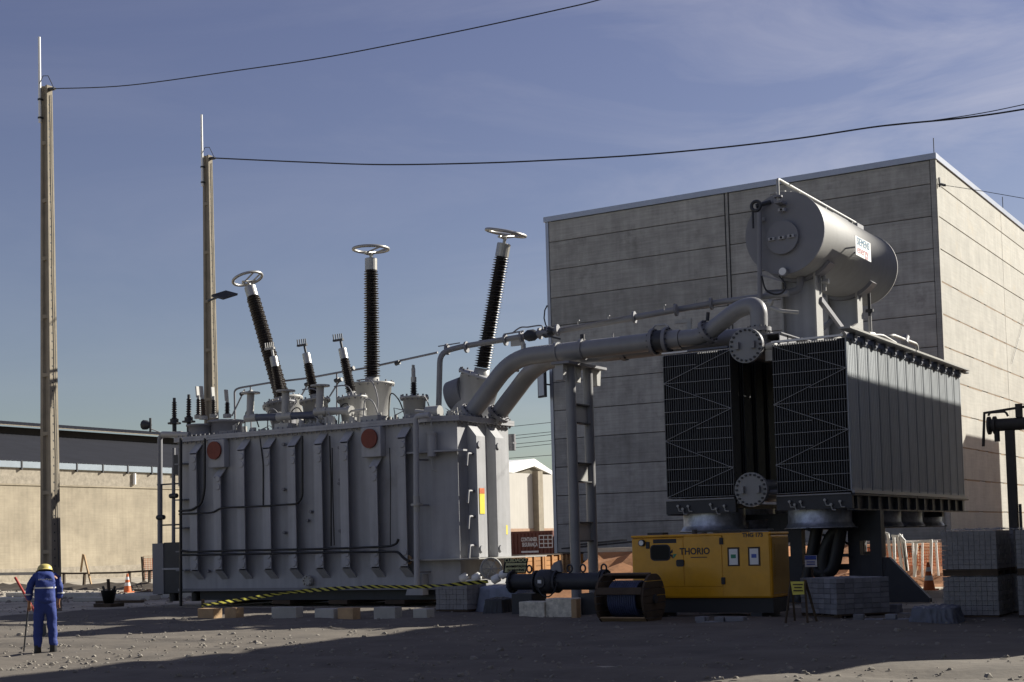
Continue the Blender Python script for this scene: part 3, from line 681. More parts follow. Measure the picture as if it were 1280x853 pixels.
    for pts, r in (([(-32.63, 32.94, 1.81), (-32.21, 32.94, 1.75), (-30.12, 32.94, 1.76), (-27.63, 32.94, 1.74), (-25.75, 32.94, 1.74), (-24.36, 32.94, 1.76), (-24.13, 32.94, 1.83), (-24.07, 32.94, 1.96)], .035), ([(-32.63, 32.94, 1.66), (-30.12, 32.94, 1.64), (-26.96, 32.94, 1.63), (-24.88, 32.94, 1.61), (-24.08, 32.94, 1.60), (-23.91, 32.94, 1.41), (-23.69, 32.94, 1.31)], .038),
                   ([(-32.68, 32.94, 3.06), (-32.12, 32.94, 3.07), (-31.70, 32.94, 3.26), (-31.56, 32.94, 3.71), (-31.52, 32.94, 5.32)], .04), ([(-32.68, 32.94, 2.96), (-31.23, 32.94, 2.96), (-30.89, 32.94, 3.10), (-29.11, 32.94, 3.09), (-27.78, 32.94, 3.11), (-27.59, 32.94, 3.30), (-27.55, 32.94, 5.15)], .032),
                   ([(-29.15, 32.94, 3.11), (-29.12, 32.94, 4.39), (-29.23, 32.94, 5.18)], .022), ([(-26.53, 32.94, 1.81), (-26.48, 32.94, 3.77), (-26.51, 32.94, 5.08)], .024), ([(-26.41, 32.94, 1.83), (-26.43, 32.94, 3.30), (-26.42, 32.94, 4.72)], .018), ([(-24.36, 32.94, 1.78), (-24.30, 32.94, 3.67), (-24.31, 32.94, 4.60)], .014),
                   ([(-32.66, 32.94, 0.04), (-32.61, 32.94, 3.03), (-32.56, 32.94, 5.39)], .05)):
        mb = MB(); mb.tube(bend(pts, .15, 3), r, 6); mb.build('conduit', M_black, t)
    mb = MB()
    for zz in (1.15, 1.75, 2.5, 3.4, 4.55): mb.box(-32.9, -32.5, 32.98, 33.29, zz, zz+.04)
    mb.build('conduit_brackets', M_tankd, t)
    mb = MB(); pts = [(-28.51, 33.25, 4.96), (-28.54, 33.25, 3.58), (-28.54, 33.25, 2.26), (-26.34, 33.25, 4.73), (-26.33, 33.25, 3.77), (-26.37, 33.25, 3.66), (-26.37, 33.25, 2.25), (-27.49, 33.25, 2.86), (-27.62, 33.25, 2.60), (-31.70, 33.25, 1.13)]
    for p in pts: mb.cyl(p, (p[0], p[1]-.10, p[2]), .05, n=8)
    mb.build('earthing_studs', M_tankd, t)
    c = (-27.62, 33.20, 0.79); mb = MB(); mb.cyl(c, (c[0], c[1]-.1, c[2]), .17, n=14)
    for k in range(8): mb.cyl((c[0]+.13*math.cos(k*PI/4), c[1]-.1, c[2]+.13*math.sin(k*PI/4)), (c[0]+.13*math.cos(k*PI/4), c[1]-.15, c[2]+.13*math.sin(k*PI/4)), .03, n=6)
    mb.build('drain_flange', M_pale, t)
    c = (-23.87, 33.15, 1.36); mb = MB(); mb.cyl(c, (c[0], c[1]-.12, c[2]), .14, n=10); mb.build('earth_terminal', M_wood, t)
    # handwheel valve under the end shelf
    c = Vector((-21.63, 33.90, 1.03)); ax = Vector((.75, -.65, .1)).normalized()
    mb = MB(); mb.cyl(c-ax*.5, c, .17, n=14); mb.cyl(c-ax*.1, c-ax*.02, .26, n=16); v = mb.build('bottom_valve', M_pale, t)
    mb = MB(); mb.torus(c+ax*.25, ax, .30, .028, 24, 6); mb.cyl(c, c+ax*.27, .035, n=8)
    d, x_, y_ = ortho(ax)
    for k in range(3):
        e = x_*math.cos(k*PI/3)+y_*math.sin(k*PI/3); mb.cyl(c+ax*.25-e*.3, c+ax*.25+e*.3, .018, n=6)
    mb.build('handwheel', M_pale, v)
    mb = MB()
    for q in [(-22.28, 33.60, 0.82), (-22.07, 33.60, 0.64), (-21.85, 33.60, 0.82), (-21.21, 33.60, 0.77), (-20.94, 33.60, 0.90), (-20.68, 33.60, 0.76)]: mb.lathe([(.05, -.14), (.12, -.1), (.12, .1), (.05, .14)], q, (1, .3, .5), 8)
    mb.build('valve_cluster', M_white, t, kind='stuff')
    # skid, rails and packing
    mb = MB()
    for y in (33.7, 35.2, 36.7): mb.box(-32.4, -23.0, y-.16, y+.16, .2, .50)
    mb.build('skid_beam', M_dark, t)
    for p in ((-31.5, .7), (-29.2, .7), (-27.0, .7), (-24.9, .7)):
        mb = MB(); mb.box(p[0], p[0]+p[1], 33.35, 36.9, .08, .198); mb.build('packing_sleeper', M_wooddk, t)
    mb = MB(); mb.prism([(-23.9, 33.0, .35), (-23.3, 33.0, .35), (-23.3, 33.0, .95), (-23.75, 33.0, .8)], (0, .28, 0)); mb.build('jacking_lug', M_tank, t)
    # ------------- lid: high bushings
    def bushing(name, b, top, r0, r1, n, turret, cap_h, ring=None, rin=.62, label=None):
        b = Vector(b); top = Vector(top); ax = (top-b).normalized(); L_ = (top-b).length
        mb = MB(); mb.lathe(shed_profile(r0, r1, L_, n, rin), b, ax, 20); p = mb.build(name, M_porc, t)
        if label: p['label'] = label
        mb = MB(); mb.lathe([(0.001, 0), (r1*.84, 0), (r1*.84, cap_h*.96), (r1*.78, cap_h), (.001, cap_h)], top, ax, 18, smooth=False); mb.build('cap', M_alu, p)
        mb = MB(); mb.lathe([(r0*.9, -.30), (r0*.82, -.02), (.001, -.015)], b, ax, 18); mb.build('neck', M_pale, p)
        f0, fr, f1, tr, m = turret; f0 = Vector(f0); f1 = Vector(f1); a2 = (f1-f0).normalized(); h = (f1-f0).length
        mb = MB(); mb.lathe([(fr, 0), (tr, h), (tr+.09, h+.004), (tr+.09, h+.07), (.001, h+.09)], f0, a2, 26); mb.build('turret', m, p)
        mb = MB(); d, x_, y_ = ortho(a2)
        for k in range(14):
            e = (x_*math.cos(k*PI/7)+y_*math.sin(k*PI/7))*(tr+.045); mb.cyl(f0+a2*(h-.04)+e, f0+a2*(h+.13)+e, .028, n=6)
        mb.build('turret_bolts', M_tankd, p, kind='stuff')
        if ring:
            c = top+ax*(cap_h+ring[1]); mb = MB(); mb.torus(c, ax, ring[0], .05, 36, 8)
            d, x_, y_ = ortho(ax)
            for s in (-1, 1): mb.cyl(c-y_*ring[0]*.93+x_*s*.16-ax*.0, c+y_*ring[0]*.2+x_*s*.16-ax*.14, .026, n=6)
            mb.cyl(c+x_*.22-ax*.16+y_*.1, c-x_*.22-ax*.16+y_*.1, .03, n=6); mb.cyl(c-x_*.3-ax*.16, c+x_*.75*ring[0]-ax*.03, .04, n=6)
            mb.cyl(top+ax*cap_h, c-ax*.12, .05, n=8); mb.build('corona_ring', M_alu, p)
        return p
    PA = [(-30.88, 35.90, 6.84), (-32.07, 35.90, 10.29)]; PB = [(-27.12, 35.90, 7.16), (-27.07, 35.90, 10.57)]; PC = [(-22.95, 35.90, 7.08), (-22.16, 35.90, 10.37)]
    bushing('high_bushing', PA[0], PA[1], .27, .235, 44, ((-30.45, 35.9, 5.4), .50, Vector(PA[0])-Vector((-.06, 0, .28)), .60, M_pale), .38, (.50, .30))
    bushing('high_bushing', PB[0], PB[1], .27, .235, 44, ((-27.12, 35.9, 5.4), .46, Vector(PB[0])-Vector((0, 0, .28)), .62, M_pale), .38, (.56, .30))
    c = bushing('high_bushing', PC[0], PC[1], .28, .245, 44, ((-23.55, 35.9, 5.4), .62, Vector(PC[0])-Vector((.06, 0, .28)), .62, M_tank), .40, (.60, .32))
    mb = MB(); q = Vector((-23.92, 35.70, 6.24)); mb.cyl(q, q+Vector((.5, 0, .12)), .50, n=28); mb.build('side_manhole', M_tankd, t)
    PM = ([(-29.71, 34.50, 6.62), (-29.92, 34.50, 7.59)], [(-28.35, 34.50, 6.59), (-28.57, 34.50, 7.57)], [(-26.88, 34.50, 6.55), (-27.12, 34.50, 7.59)])
    PT = ((-30.05, 34.50, 7.88), (-28.77, 34.50, 7.59), (-27.32, 34.50, 7.66))
    for i, (a, b) in enumerate(PM):
        a = Vector(a); b = Vector(b)
        ax = (b-a).normalized(); b2 = a+ax*(b-a).length*(1.0 if i else 1.0)
        p = bushing('medium_bushing', a, b2, .17, .15, 18, (a-Vector((-.12, 0, 1.05)), .38, a-Vector((-.03, 0, .26)), .40, (M_tankd, M_pale, M_pale)[i]), .34)
        tip = b2+ax*.34; mb = MB(); mb.cyl(tip, tip+ax*.24, .04, n=8); e = tip+ax*.26; mb.beam(e+Vector((-.28, 0, .02)), e+Vector((.10, 0, .03)), .08, .06)
        for dx in (-.26, -.17, -.08, .0, .07): mb.cyl(e+Vector((dx, 0, .02)), e+Vector((dx-.03, 0, .22)), .020, n=5)
        mb.build('terminal_fork', M_dark if i else M_pale, p)
    PS = [(-24.24, 34.10, 6.19), (-24.23, 34.10, 6.59)]
    p = bushing('small_bushing', PS[0], PS[1], .12, .10, 8, (Vector((-24.23, 34.10, 5.43)), .30, Vector((-24.22, 34.10, 6.09)), .34, M_pale), .16)
    e = Vector(PS[1]); mb = MB(); mb.cyl(e+Vector((0, 0, .16)), e+Vector((0, 0, .42)), .06, n=8); mb.beam(e+Vector((0, 0, .3)), e+Vector((0, 0, .52)), .10, .04); mb.build('terminal_clamp', M_pale, p)
    # white tee-shaped vent pipes
    for (px, L_, m) in (((-30.49, 33.85, 5.94), 1.0, M_bluepipe), ((-29.04, 33.85, 5.89), 1.3, M_bluepipe), ((-27.66, 33.85, 5.94), .9, M_pale)):
        a = Vector(px); mb = MB(); mb.cyl(a+Vector((-.12, 0, 0)), a+Vector((.35, 0, 0)), .125, n=14); mb.cyl(a+Vector((.05, 0, 0)), a+Vector((.05, .05, .78)), .12, n=12)
        mb.cyl(a+Vector((.05, .05, .78)), a+Vector((.05, .05, .83)), .30, n=16); v = mb.build('cable_pipe', M_pale, t)
        mb = MB(); mb.cyl(a+Vector((.351, 0, 0)), a+Vector((.35+L_*.8, .1, -.03)), .115, n=12); mb.build('cable_sleeve', m, v)
        mb = MB(); mb.cyl(a+Vector((.35+L_*.8, .1, -.03)), a+Vector((.35+L_*.95, .1, -.05)), .16, n=12); mb.cyl(a+Vector((.35+L_*.95, .1, -.05)), a+Vector((.9+L_*.95, .12, -.03)), .035, n=8); mb.build('cable_gland', M_pale, v)
    # low-voltage group at the left end
    mb = MB(); a = Vector((-32.15, 34.60, 5.52)); mb.lathe([(.50, 0), (.52, .42), (.62, .424), (.62, .50), (.001, .53)], a, (0, 0, 1), 26); lv = mb.build('neutral_turret', M_tankd, t)
    mb = MB(); a = Vector((-32.87, 34.20, 5.55)); mb.lathe([(.42, 0), (.42, .30), (.50, .304), (.50, .36), (.001, .38)], a, (0, 0, 1), 22); mb.build('neutral_turret', M_tankd, t)
    for k, (b, tp) in enumerate(zip(((-33.89, 34.00, 6.16), (-33.24, 34.00, 6.17), (-33.38, 34.60, 6.29), (-32.59, 34.00, 6.17), (-32.70, 34.60, 6.27), (-32.10, 34.60, 6.23)),
                                    ((-33.88, 34.00, 6.74), (-33.22, 34.00, 6.80), (-33.37, 34.60, 6.83), (-32.62, 34.00, 6.73), (-32.69, 34.60, 6.75), (-32.09, 34.60, 6.62)))):
        b = Vector(b); tp = Vector(tp); mb = MB(); mb.lathe(shed_profile(.10, .09, (tp-b).length, 8, .6), b, tp-b, 14)
        p = mb.build('low_bushing', (M_porc, M_porc, M_porc, M_wooddk, M_porc, M_porc)[k], t)
        mb = MB(); mb.cyl(tp, tp+Vector((0, 0, .12)), .05, n=8); mb.cyl(b-Vector((0, 0, .12)), b, .14, n=10)
        mb.build('terminal', M_pale if k >= 2 else M_dark, p)
        if k >= 2:
            mb = MB(); mb.beam(tp+Vector((-.02, 0, .05)), tp+Vector((-.05, 0, .42)), .14, .05); mb.build('terminal_blade', M_pale, p)
        if k < 2:
            mb = MB(); mb.cyl(b-Vector((0, 0, .5)), b-Vector((0, 0, .12)), .07, n=8); mb.cyl(b-Vector((0, 0, .17)), b-Vector((0, 0, .12)), .22, n=10); mb.build('stem', M_dark, p)
    mb = MB(); a, b = [(-34.24, 33.80, 5.66), (-33.02, 33.80, 5.56)]; mb.cyl(a, b, .10, n=12); mb.tube([(a[0]+.1, a[1], a[2]), (a[0]-.55, a[1], a[2]+.22)], .02, 5); fl = mb.build('vent_arm', M_pale, t)
    mb = MB(); c = (-34.79, 33.80, 6.02); mb.cyl((c[0], c[1], c[2]-.25), (c[0], c[1], c[2]+.22), .04, n=8); mb.lathe([(.05, 0), (.16, .2), (.17, .32)], (c[0]+.02, c[1], c[2]-.02), (-1, 0, .1), 10); mb.build('vent_horn', M_dark, fl)
    mb = MB(); mb.box(-33.45, -32.94, 33.7, 35.2, 3.9, 5.26); mb.build('side_pocket', M_tankd, t)
    mb = MB(); mb.box(-33.75, -33.46, 33.8, 34.4, 4.3, 4.95); mb.build('meter_box', M_dark, t)
    # ladder and control cabinet on the left end
    q = [(-34.56, 34.00, 5.64), (-34.65, 34.00, 0.35), (-33.94, 34.00, 5.20), (-34.01, 34.00, 1.77)]
    mb = MB(); mb.tube(bend([(q[0][0]+1.0, 34.0, q[0][2]+.02), q[0], q[1]], .15), .085, 8); ld = mb.build('ladder', M_tankd, t)
    mb = MB(); mb.tube([q[2], q[3]], .06, 8); mb.build('ladder_rail', M_tankd, ld)
    for z in [p[2] for p in [(-34.59, 34.00, 4.01), (-34.61, 34.00, 2.66)]]:
        mb = MB(); mb.beam((q[0][0]-.15, 34.0, z), (q[2][0]+.4, 34.0, z), .05, .05); mb.build('ladder_rung', M_dark, ld)
    for p in [(-34.47, 33.90, 2.92), (-33.87, 33.90, 3.61)]: 
        mb = MB(); mb.cyl((p[0]-.15, p[1], p[2]), (p[0]+.15, p[1], p[2]), .08, n=8); mb.build('ladder_clamp', M_dark, ld)
    mb = MB(); mb.box(-34.35, -33.05, 33.9, 34.9, .42, 2.08); cb = mb.build('control_cabinet', M_dark, t)
    mb = MB(); mb.box(-34.86, -34.36, 33.88, 34.9, .38, 2.06); mb.build('cabinet_side', M_tankd, cb)
    mb = MB(); mb.box(-34.4, -33.04, 33.86, 33.9, 1.18, 1.24); mb.build('cabinet_bar', M_tank, cb)
    mb = MB(); mb.cyl((-34.2, 34.2, .14), (-34.2, 34.2, .42), .16, n=10); mb.cyl((-33.2, 34.2, .14), (-33.2, 34.2, .42), .16, n=10); mb.build('cabinet_foot', M_black, cb)
    # thin guard rail along the lid
    mb = MB(); mb.tube(bend([(-33.41, 36.40, 5.97), (-33.42, 36.40, 7.27), (-33.20, 36.40, 7.33), (-31.72, 36.40, 7.40), (-30.16, 36.40, 7.41), (-28.70, 36.40, 7.50), (-27.66, 36.40, 7.54), (-24.92, 36.40, 7.78)], .2, 3), .035, 6); gr = mb.build('lid_rail', M_tankd, t)
    for a, b in zip([(-32.69, 36.40, 7.35), (-28.94, 36.40, 7.46), (-32.95, 36.40, 7.26), (-30.12, 36.40, 7.27), (-28.81, 36.40, 7.24)], [(-32.69, 36.40, 5.78), (-28.97, 36.40, 6.07), (-33.55, 36.40, 6.39), (-30.62, 36.40, 6.64), (-29.26, 36.40, 6.73)]):
        mb = MB(); mb.tube([a, b], .028, 5); mb.build('rail_post', M_tankd, gr)
    for a in [(-32.61, 36.30, 7.11), (-28.86, 36.30, 7.21), (-32.97, 36.30, 7.09), (-30.11, 36.30, 7.18), (-28.73, 36.30, 7.20), (-28.23, 36.30, 7.53), (-26.40, 36.30, 7.55)]:
        mb = MB(); mb.cyl((a[0]-.08, a[1], a[2]), (a[0]+.08, a[1], a[2]+.04), .07, n=8); mb.build('rail_clamp', M_dark, gr)
    # little fittings scattered over the lid
    rnd = random.Random(12); mb = MB()
    for k in range(60):
        x = rnd.uniform(-31.2, -22.9); y = rnd.uniform(33.45, 34.6); z = 5.44; h = rnd.uniform(.08, .32)
        mb.cyl((x, y, z), (x, y, z+h), rnd.uniform(.03, .10), n=8)
        if rnd.random() < .4: mb.tube([(x, y, z+h), (x+rnd.uniform(-.4, .4), y, z+h+.1), (x+rnd.uniform(-.5, .5), y, z+.02)], .018, 5)
    mb.build('lid_fittings', M_pale, t, kind='stuff')
    rnd = random.Random(4)
    for k in range(5):
        x = (-31.3, -29.0, -27.9, -25.6, -24.0)[k]; mb = MB(); mb.box(x, x+rnd.uniform(.5, 1.0), 33.35, 33.75, 5.445, 5.55+.08*(k % 2)); mb.build('lid_box', M_pale if k % 2 else M_tankd, t)
    rnd = random.Random(9)
    for k in range(8):
        x = -30.8+k*.95; mb = MB(); z = 5.5
        mb.tube(smooth_pts([(x, 34.0, z), (x+.15, 33.9, z+.5+rnd.random()*.3), (x+.45, 33.9, z+.6), (x+.55, 34.05, z+.15)], 5), .02, 5); mb.build('gauge_tube', M_tankd if k % 2 else M_black, t)
    for bx, nbx in (((-27.10, 34.50, 6.62), 1), ((-28.37, 34.50, 6.62), 1), ((-26.76, 35.20, 6.84), 1)):
        mb = MB(); b = Vector(bx); mb.tube(smooth_pts([b+Vector((-.2, -.3, .1)), b+Vector((.35, -.3, .05)), b+Vector((.55, -.25, -.5)), b+Vector((.5, -.25, -.95))], 5), .022, 5); mb.build('earth_lead', M_tankd, t)
make_transformer()
# ------------------------------------------------------------------ radiator bank
RXL0, RXL1, RXR0, RXR1 = -15.82, -13.93, -12.80, -10.91
RY0, RZ0, RZ1 = 33.5, 2.80, 6.55
NR, PITCH, NP = 13, 0.845, 30
def plate(mb, x, y, z0, z1, dy=.52, th=.026):
    c = .05
    mb.prism([(x-th/2, y, z0+c), (x-th/2, y+c, z0), (x-th/2, y+dy-c, z0), (x-th/2, y+dy, z0+c), (x-th/2, y+dy, z1-c), (x-th/2, y+dy-c, z1), (x-th/2, y+c, z1), (x-th/2, y, z1-c)], (th, 0, 0))
def make_radiators():
    t = thing('radiator_bank', 'dark finned cooling radiator bank on steel legs in front of the concrete building', 'radiator', (-13.37, 38.5, 0))
    o0 = ORIG[t.name]
    dx = (RXR1-RXR0-.04)/(NP-1)
    # front row plates, one object each; the rows behind joined
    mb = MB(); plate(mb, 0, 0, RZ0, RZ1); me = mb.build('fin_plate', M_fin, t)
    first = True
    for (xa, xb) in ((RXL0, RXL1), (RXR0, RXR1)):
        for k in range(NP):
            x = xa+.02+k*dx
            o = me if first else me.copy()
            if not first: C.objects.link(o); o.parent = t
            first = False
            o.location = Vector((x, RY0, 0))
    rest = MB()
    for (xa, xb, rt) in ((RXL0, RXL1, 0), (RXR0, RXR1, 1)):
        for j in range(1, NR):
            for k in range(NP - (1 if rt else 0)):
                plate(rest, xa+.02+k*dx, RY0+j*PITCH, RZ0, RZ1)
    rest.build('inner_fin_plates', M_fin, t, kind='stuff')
    # outermost broad plates of the right-hand face
    mb = MB(); x = RXR1
    mb.box(x-.012, x+.02, 0, .765, RZ0, RZ1); mb.box(x+.0202, x+.028, .05, .12, RZ0+.1, RZ1-.1); mb.box(x+.0202, x+.028, .645, .715, RZ0+.1, RZ1-.1)
    for k in range(1, 5): mb.box(x+.0202, x+.026, .05+.13*k, .065+.13*k, RZ0+.1, RZ1-.1)
    op = mb.build('outer_plate', M_outer, t, bevel=.008)
    for j in range(NR):
        o = op if j == 0 else op.copy()
        if j: C.objects.link(o); o.parent = t
        o.location = Vector((0, RY0+j*PITCH, 0))
    # radiator collecting pipes top and bottom, valve heads
    vh = MB(); vh.cyl((RXR1-.06, .42, RZ1+.03), (RXR1+.10, .42, RZ1+.03), .125, n=14); vh.cyl((RXR1+.10, .42, RZ1+.03), (RXR1+.13, .42, RZ1+.03), .09, n=12); v0 = vh.build('pipe_head', M_bluepipe, t)
    for j in range(NR):
        o = v0 if j == 0 else v0.copy()
        if j: C.objects.link(o); o.parent = t
        o.location = Vector((0, RY0+j*PITCH, 0))
    mb = MB()
    for j in range(NR):
        y = RY0+j*PITCH+.26
        for z in (RZ1-.04, RZ0+.06):
            mb.cyl((RXL0, y, z), (RXR1-.06, y, z), .07, n=8)
    mb.build('branch_pipes', M_pipe, t, kind='stuff')
    for y0, y1 in ((33.05, 38.65), (38.75, 44.65)):
        mb = MB(); mb.box(RXR1-.02, RXR1+.28, y0, y1, 6.70, 6.75); mb.build('top_angle', M_pale, t)
    mb = MB(); mb.box(RXR1+.02, RXR1+.16, 44.3, 45.0, 6.66, 6.70); mb.build('top_angle', M_dark, t)
    mb = MB(); mb.beam((RXR0+.02, 33.46, 6.60), (RXR1-.02, 33.46, 6.60), .10, .05); mb.build('front_angle', M_white, t)
    mb = MB(); mb.beam((RXL0+.02, 33.46, 6.59), (RXL0+.75, 33.46, 6.59), .10, .04); mb.build('front_angle', M_white, t)
    mb = MB(); mb.beam((RXL0+.75, 33.46, 6.60), (RXL1-.02, 33.46, 6.60), .10, .05); mb.build('front_angle', M_bluepipe, t)
    # thin zig-zag braces over the front
    H = RZ1-RZ0; yb = RY0-.015
    for (xa, xb, mir) in ((RXL0, RXL1, False), (RXR0, RXR1, True)):
        def pt(u, v):
            if mir: u = 1-u
            return (xa+(xb-xa)*u, yb, RZ1-H*v)
        zz = [(1, .01), (0, .2), (1, .405), (0, .6), (1, .81), (0, .995)]
        for a, b in zip(zz[:-1], zz[1:]):
            mb = MB(); mb.beam(pt(*a), pt(*b), .012, .032, (0, 1, 0)); mb.build('brace_rod', M_rod, t)
        for v in (.2, .4, .6, .8, .995):
            mb = MB(); mb.beam(pt(0, v), pt(1, v+.003), .012, .028, (0, 1, 0)); mb.build('brace_rod', M_rod, t)
        for v in (.085, .31, .485, .715, .885):
            mb = MB(); mb.beam(pt(0, v), pt(.5, v), .012, .026, (0, 1, 0)); mb.build('brace_rod', M_rod, t)
        for v in (.115, .29, .525, .69, .92):
            mb = MB(); mb.beam(pt(.48, v), pt(1, v), .012, .026, (0, 1, 0)); mb.build('brace_rod', M_rod, t)
    # headers down the middle with bolted blind flanges
    for name, z, r in (('upper_header', 6.55, .30), ('lower_header', 2.93, .28)):
        mb = MB(); mb.cyl((-13.36, 33.25, z), (-13.36, 44.6, z), r, n=24); hd = mb.build(name, M_pipe, t)
        c = Vector((-13.36, 33.22, z)); R_ = .445 if z > 4 else .43
        mb = MB(); mb.cyl(c, c-Vector((0, .055, 0)), R_, n=40); mb.build('blind_flange', M_pipe, hd)
        mb = MB(); mb.cyl(c+Vector((0, .07, 0)), c+Vector((0, .01, 0)), R_, n=40); mb.build('header_flange', M_pipe, hd)
        mb = MB()
        for k in range(20):
            a = k*PI/10; p = c+Vector((math.cos(a)*R_*.87, 0, math.sin(a)*R_*.87)); mb.cyl(p+Vector((0, .1, 0)), p-Vector((0, .095, 0)), .030, n=6)
        mb.build('flange_bolts', M_dark, hd, kind='stuff')
        for s in (-1, 1):
            mb = MB(); mb.box(c.x+s*.21-.05, c.x+s*.21+.05, c.y-.16, c.y-.056, z-.09, z+.09); mb.build('flange_lug', M_pipe, hd)
    mb = MB(); mb.cyl((-13.0, 33.7, 6.5), (-12.75, 33.7, 6.55), .12, n=10); mb.box(-12.98, -12.8, 33.5, 33.7, 6.15, 6.42); mb.build('header_bracket', M_pale, t)
    # plates over the gap between the blocks, added to keep sun off the inner fins
    for k in range(8):
        y = 33.95+k*1.33
        mb = MB(); mb.box(RXL1+.01, RXR0+.10+.05*(k % 2), y, y+1.327, 6.885, 6.91); mb.build('gap_shade_plate', M_tankd, t)
        mb = MB(); mb.box(RXR0+.03, RXR0+.05, y, y+.52, 6.575, 6.884); mb.box(RXR0+.03, RXR0+.05, y+.62, y+1.20, 6.60, 6.884); mb.build('gap_shade_skirt', M_tankd, t)
        mb = MB(); mb.box(RXR0+.055, RXR0+.50, y, y+1.30, 6.575, 6.595); mb.build('gap_shade_strip', M_tankd, t)
    # bottom frame
    for xa, xb in ((RXL0, RXL1), (RXR0, RXR1)):
        mb = MB(); mb.beam((xa-.02, RY0+.05, 2.56), (xb+.02, RY0+.05, 2.56), .14, .34); mb.build('bottom_beam', M_dark, t)
        mb = MB(); mb.beam((xa, RY0-.04, 2.75), (xb, RY0-.04, 2.75), .03, .03); mb.build('bottom_rail', M_rod, t)
        mb = MB()
        for u in (.18, .25, .33, .66, .74, .86):
            q = Vector((xa+(xb-xa)*u, RY0-.05, 2.55+.06*math.sin(u*40))); mb.cyl(q, q-Vector((0, .05, 0)), .035, n=8); mb.tube([q-Vector((0, .03, .02)), q-Vector((-.03, .03, .13)), q-Vector((-.12, .03, .14))], .016, 5)
        mb.build('cable_clips', M_pale, t, kind='stuff')
    for k, (y0, y1) in enumerate(((33.5, 38.9), (38.95, 44.6))):
        mb = MB(); mb.box(RXR1-.12, RXR1-.05, y0, y1, 2.36, 2.72); mb.box(RXR1-.12, RXR1+.08, y0, y1, 2.70, 2.74); mb.box(RXR1-.12, RXR1+.06, y0, y1, 2.34, 2.37); mb.build('side_channel', M_dark, t)
    for j in range(NR):
        mb = MB(); y = RY0+j*PITCH+.3; mb.box(RXR1-.05, RXR1+.05, y, y+.06, 2.371, 2.69); mb.build('channel_gusset', M_dark, t)
    mb = MB(); mb.box(RXR1+.02, RXR1+.09, 33.5, 44.5, RZ0-.045, RZ0+.035)
    mb.build('lower_angle', M_rod, t)
    mb = MB(); mb.box(RXL0, RXL0+.08, 33.5, 44.5, 2.36, 2.72); mb.build('side_channel', M_dark, t)
    # cooling fans hanging below
    for xc, r in ((-14.92, .88), (-12.05, .86)):
        for k in range(5):
            y = 34.45+k*2.12; rr = r
            mb = MB(); mb.lathe([(rr*.92, 2.50), (rr*.92, 2.02), (rr*.94, 1.99), (rr*1.0, 1.94), (rr*1.05, 1.93), (rr*1.0, 1.955), (rr*.9, 2.1), (rr*.9, 2.5)], (xc, y, 0), (0, 0, 1), 32); fs = mb.build('fan_shroud', M_galv, t)
            mb = MB(); mb.cyl((xc, y, 2.12), (xc, y, 2.42), .15, n=12)
            for b in range(5):
                a = b*2*PI/5; d = Vector((math.cos(a), math.sin(a), 0)); n_ = Vector((-d.y, d.x, 0))
                mb.add([Vector((xc, y, 2.22))+d*.14-n_*.08, Vector((xc, y, 2.22))+d*rr*.86-n_*.16, Vector((xc, y, 2.34))+d*rr*.86+n_*.16, Vector((xc, y, 2.34))+d*.14+n_*.08], [(0, 1, 2, 3)])
            mb.build('fan_rotor', M_dark, fs)
            mb = MB(); mb.torus((xc, y, 1.925), (0, 0, 1), rr*.55, .012, 20, 4); mb.torus((xc, y, 1.925), (0, 0, 1), rr*.85, .012, 24, 4); mb.beam((xc-rr*1.12, y, 1.93), (xc+rr*1.12, y, 1.93), .05, .03); mb.beam((xc, y-rr*1.12, 1.93), (xc, y+rr*1.12, 1.93), .05, .03); mb.build('fan_guard', M_dark, fs)
    # legs: wide plated columns with a square hand hole, braces, feet
    for y in (35.4, 42.4):
        for x0, x1 in ((-13.75, -12.85), (-11.62, -10.76))[:2 if y < 40 else 1]:
            xm = (x0+x1)/2; hz = 1.42; w = .13
            mb = MB()
            mb.box(x0, xm-w, y-.14, y+.14, .02, 2.34); mb.box(xm+w, x1, y-.14, y+.14, .02, 2.34)
            mb.box(xm-w+.002, xm+w-.002, y-.138, y+.138, .02, hz-.2); mb.box(xm-w+.002, xm+w-.002, y-.138, y+.138, hz+.16, 2.34); mb.build('leg', M_dark, t)
        mb = MB(); mb.beam((RXL0+.1, y, 2.27), (RXR1-.15, y, 2.27), .22, .14); mb.build('cross_beam', M_dark, t)
        if y > 40: continue
        mb = MB(); mb.prism([(-10.76, y-.1, 1.15), (-10.6, y-.1, 1.15), (-9.62, y-.1, .12), (-9.62, y-.1, .02), (-10.76, y-.1, .02)], (0, .2, 0)); mb.build('foot_gusset', M_dark, t)
        mb = MB(); mb.box(-13.75, -10.7, y-.12, y+.12, .85, 1.0); mb.build('tie_beam', M_dark, t)
        mb = MB(); mb.beam((-12.85, y+.02, 1.95), (-11.62, y+.02, 1.50), .04, .06); mb.build('tie_rod', M_dark, t)
        mb = MB(); mb.cyl((-16.0, y+.6, 0), (-16.0, y+.6, 2.34), .17, n=16); mb.build('round_leg', M_tankd, t)
    mb = MB(); mb.box(-15.3, -14.5, 35.2, 35.8, 1.85, 2.15); mb.build('fan_junction_box', M_pipe, t)
    for pts in ([(-12.31, 35.00, 2.02), (-12.52, 35.00, 1.13), (-12.72, 35.00, 0.41), (-12.86, 35.00, 0.10)], [(-11.44, 34.90, 2.08), (-11.91, 34.90, 1.73), (-12.15, 34.90, 1.12), (-12.09, 34.90, 0.41), (-11.98, 34.90, 0.11)], [(-11.65, 34.90, 2.08), (-11.80, 34.90, 1.32), (-11.95, 34.90, 0.88), (-12.24, 34.90, 0.80), (-12.41, 34.90, 0.88)]):
        mb = MB(); mb.tube(smooth_pts(pts, 6), .16 if pts[0][0] < -12 else .17, 12); mb.build('oil_hose', M_black, t)
